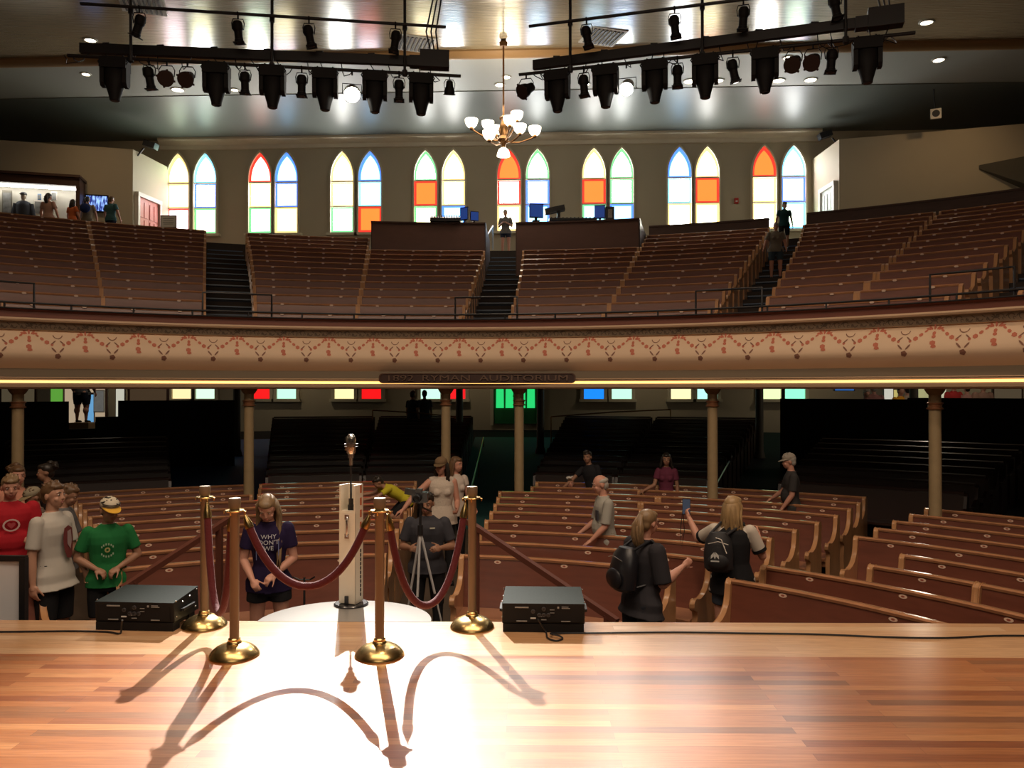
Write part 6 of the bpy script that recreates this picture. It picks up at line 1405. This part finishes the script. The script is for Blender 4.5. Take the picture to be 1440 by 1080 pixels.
# ---- balcony people
p, h = place(711, 295, 26.9, FZ-.05)
person(p, h, R(-8), 'person in a patterned top and dark shorts at the top of the central balcony stairs', dict(fem=1, fine=2, head=(0, 15), hairm=H_GREY, hair='short', skin=SKIN3, top=cloth((.16, .15, .15), noise=(25, .8, (1, 1, 1))), bottom=cloth((.02, .025, .05)), blen=.5, w=1.15, sleeve=.8, L=((.25, -.1, -1), (-.6, -.8, .35)), R=((-.25, -.1, -1), (.6, -.8, .35))))
p = at_cyl(1103, 340, 22.0); p.z = FZ-.45; hh_ = at_cyl(1103, 284, 22.0).z-p.z
person(p, hh_, R(0), 'man in a dark shirt at the top of the right balcony stairs', dict(fine=2, head=(20, 8), hairm=H_DARK, hair='short', skin=SKIN2, top=cloth((.012, .05, .055)), bottom=BLK, blen=.95, L=((.3, .1, -1), (.15, -.1, -1)), R=((-.3, .1, -1), (-.1, -.1, -1)), w=1.1))
p = at_cyl(1091, 390, 18.0); stz = 3.10+.125*int((18.0-10.75)/.39); p.z = stz; hh_ = at_cyl(1091, 313, 18.0).z-stz
person(p, hh_, R(-10), 'person in a grey shirt and blue shorts walking down the right balcony stairs', dict(fem=1, fine=2, head=(0, 18), hairm=H_GREY, hair='short', skin=SKIN3, top=cloth((.22, .20, .17)), bottom=cloth((.04, .07, .10)), blen=.8, w=1.25, sleeve=.7, L=((.3, -.1, -1), (.1, -.5, -1)), R=((-.4, -.1, -1), (-.3, -.5, -.8)), LL=((.03, -.12, -1), (0, .1, -1))))
for (px, py, d, hd, lb, lk) in (
    (68, 271, 25.3, 178, 'person with a ponytail and pinkish top before the lit display case', dict(fem=1, hair='pony', hairm=H_DARK, top=cloth((.42, .25, .20)), w=1.15)),
    (102, 280, 25.0, 160, 'person in an orange top right of the ponytailed one', dict(fem=1, hair='bob', hairm=H_DARK, top=cloth((.60, .15, .05)), w=1.2)),
    (123, 276, 25.1, 200, 'person in a beige top with a blue bag, before the television', dict(hairm=H_DARK, top=cloth((.25, .20, .14)), w=1.05)),
    (156, 276, 24.9, 165, 'person in a teal shirt right of the television', dict(hairm=H_BROWN, top=cloth((.05, .13, .15)), w=1.2))):
    p, h = place(px, py, d, FZ); lk = dict(lk); lk.update(fine=2, bottom=NAVY, blen=1.9, head=(0, 5), skin=SKIN3, L=((.35, -.1, -1), (.1, -.3, -1)), R=((-.35, -.1, -1), (-.1, -.4, -1)))
    fr = person(p, h, R(hd), lb, lk)
    if 'blue bag' in lb:
        Mx = M.Translation(p) @ M.Rotation(R(hd), 4, 'Z'); c = Mx @ V((.02, .25, 1.12)); root = thing('shoulder_bag', c, 'blue bag on the back of the person in a beige top', 'bag')
        mb = MB(); mb.ell((0, 0, 0), (.17, .09, .15)); mb.build('bag', cloth((.015, .03, .14)), root); mb = MB(); mb.tube([(-.1, 0, .12), (0, .02, .42), (.12, 0, .12)], .012, 6); mb.build('strap', NAVY, root)
# ---- under the balcony
p = at_d(115, 597, 24.0); hz = 1.72; z0 = at_d(120, 594, 24.0).z
fr = person(V((p.x, p.y, z0)), hz, R(170), 'person in a dark shirt and shorts standing on the pale steps at rear left', dict(fine=2, head=(0, 5), hairm=H_DARK, skin=SKIN3, top=cloth((.12, .12, .125)), bottom=cloth((.012, .015, .03)), blen=.85, w=1.6, sleeve=.9, L=((.4, -.1, -1), (0, -.4, -1)), R=((-.4, -.1, -1), (0, -.4, -1))))
for (px, d, hd, lb, c1) in ((580, 25.0, 150, 'person in dark clothes before the low windows left of the centre', (.012, .014, .03)), (597, 25.2, 200, 'person in a grey shirt right of the dark clothed one before the low windows', (.09, .10, .13))):
    p = at_d(px, 560, d); zf = rearz(hypot(p.x-CX, p.y-CY))
    person(V((p.x, p.y, zf)), 1.78, R(hd), lb, dict(fine=3, hairm=H_DARK, skin=SKIN2, top=cloth(c1), bottom=BLK, blen=1.9))
for i, (px, py, c, hc_, w_) in enumerate(((1218, 553, (.2, .3, .25), H_GREY, 1.0), (1229, 545, (.35, .15, .14), H_GREY, 1.1), (1266, 549, (.75, .32, .01), H_DARK, 1.1), (1276, 548, (.45, .36, .28), H_DARK, 1.0), (1341, 541, (.55, .03, .03), H_DARK, 1.2), (1360, 546, (.5, .25, .22), H_DARK, 1.0), (1382, 543, (.42, .24, .18), H_DARK, 1.5))):
    nm = ['pale green', 'rosy', 'bright orange', 'cream', 'red', 'pink', 'peach'][i]
    p = at_d(px, py, 22.6); zf = rearz(hypot(p.x-CX, p.y-CY)); 
    person(V((p.x, p.y, zf)), p.z-zf+.12, R(180 if i % 2 else 20), 'person in a %s top in the shop under the balcony at right' % nm, dict(fine=3, hairm=hc_, skin=SKIN3, top=cm(c, .8), bottom=BLK, blen=1.9, w=w_))
# ================================================================ LIGHT
w = bpy.data.worlds.new('world'); S.world = w; w.use_nodes = True
w.node_tree.nodes['Background'].inputs['Color'].default_value = (.5, .55, .6, 1); w.node_tree.nodes['Background'].inputs['Strength'].default_value = .05
def spot(loc, aim, energy, col, size, blend=.5, rad=.08, name='stage_lamp'):
    l = bpy.data.lights.new(name, 'SPOT'); l.energy = energy; l.color = col; l.spot_size = R(size); l.spot_blend = blend; l.shadow_soft_size = rad
    o = bpy.data.objects.new(name, l); COL.objects.link(o); o.location = loc; o.rotation_euler = V(aim).to_track_quat('-Z', 'Y').to_euler(); return o
def area(loc, aim, energy, col, sx, sy, name='house_light'):
    l = bpy.data.lights.new(name, 'AREA'); l.shape = 'RECTANGLE'; l.size = sx; l.size_y = sy; l.energy = energy; l.color = col
    o = bpy.data.objects.new(name, l); COL.objects.link(o); o.location = loc; o.rotation_euler = V(aim).to_track_quat('-Z', 'Y').to_euler(); return o
(c1_, a1_), (c2_, a2_) = STAGE_LAMPS
spot(c1_, V((-.95, 3.4, SZ))-c1_, 15000, (1, .93, .84), 26, 1, .05)
spot(c2_, V((.3, 3.4, SZ))-c2_, 800, (1, .86, .72), 44, 1, .05)
# lamps of the house, high over the front of the stage
for x in (-5, 0, 5): spot(V((x, 5.2, 9.6)), V((x*.12, 5.0, -9.6)), 520, (1, .74, .52), 96, .8, .4, 'house_lamp')
area(V((0, 2.4, 9)), V((0, .15, -1)), 420, (1, .78, .58), 9, 2.5, 'stage_overhead')
# downlights of the balcony ceiling
for x in (-13, -8, -2.7, 2.7, 8, 13): spot(V((x, 16.5, 11.95)), V((0, 1.6, -6)), 50, (1, .74, .54), 105, .7, .15, 'balcony_downlight')
for x, y in ((12.5, 22.5), (-14.5, 22.5)): spot(V((x, y, 11.8)), V((.12*x/abs(x), 3.6, -3.2)), 90, (1, .66, .34), 100, 1, .1, 'annex_downlight')
area(V((0, -3, 7.5)), V((0, 9, -6)), 70, (1, .82, .62), 5, .6, 'front_fill')  # unseen fill light added above and behind the camera
for x in (-15, -9, -3, 3.5, 9, 15): spot(V((x, 27.2, 4.6)), V((0, 1.2, -1.6)), 42, (1, .82, .55), 120, 1, .1, 'rear_wall_fill')  # unseen lights added to wash the wall under the balcony
for x, y, e_ in ((9.5, 20.6, 60), (13, 19.5, 50), (-13.0, 23.0, 40)):  # unseen fill lights added to brighten the shop and exhibition people
    l = bpy.data.lights.new('exhibit_fill', 'POINT'); l.energy = e_; l.color = (1, .85, .65); l.shadow_soft_size = .2
    o = bpy.data.objects.new('exhibit_fill', l); COL.objects.link(o); o.location = (x, y, 4.3)
l = bpy.data.lights.new('chandelier_lamp', 'POINT'); l.energy = 160; l.color = (1, .84, .62); l.shadow_soft_size = .7
o = bpy.data.objects.new('chandelier_lamp', l); COL.objects.link(o); o.location = body+V((0, 0, .75))
S.view_settings.view_transform = 'Standard'; S.view_settings.look = 'None'; S.view_settings.exposure = 0; S.view_settings.gamma = 1; S.view_settings.use_curve_mapping = False
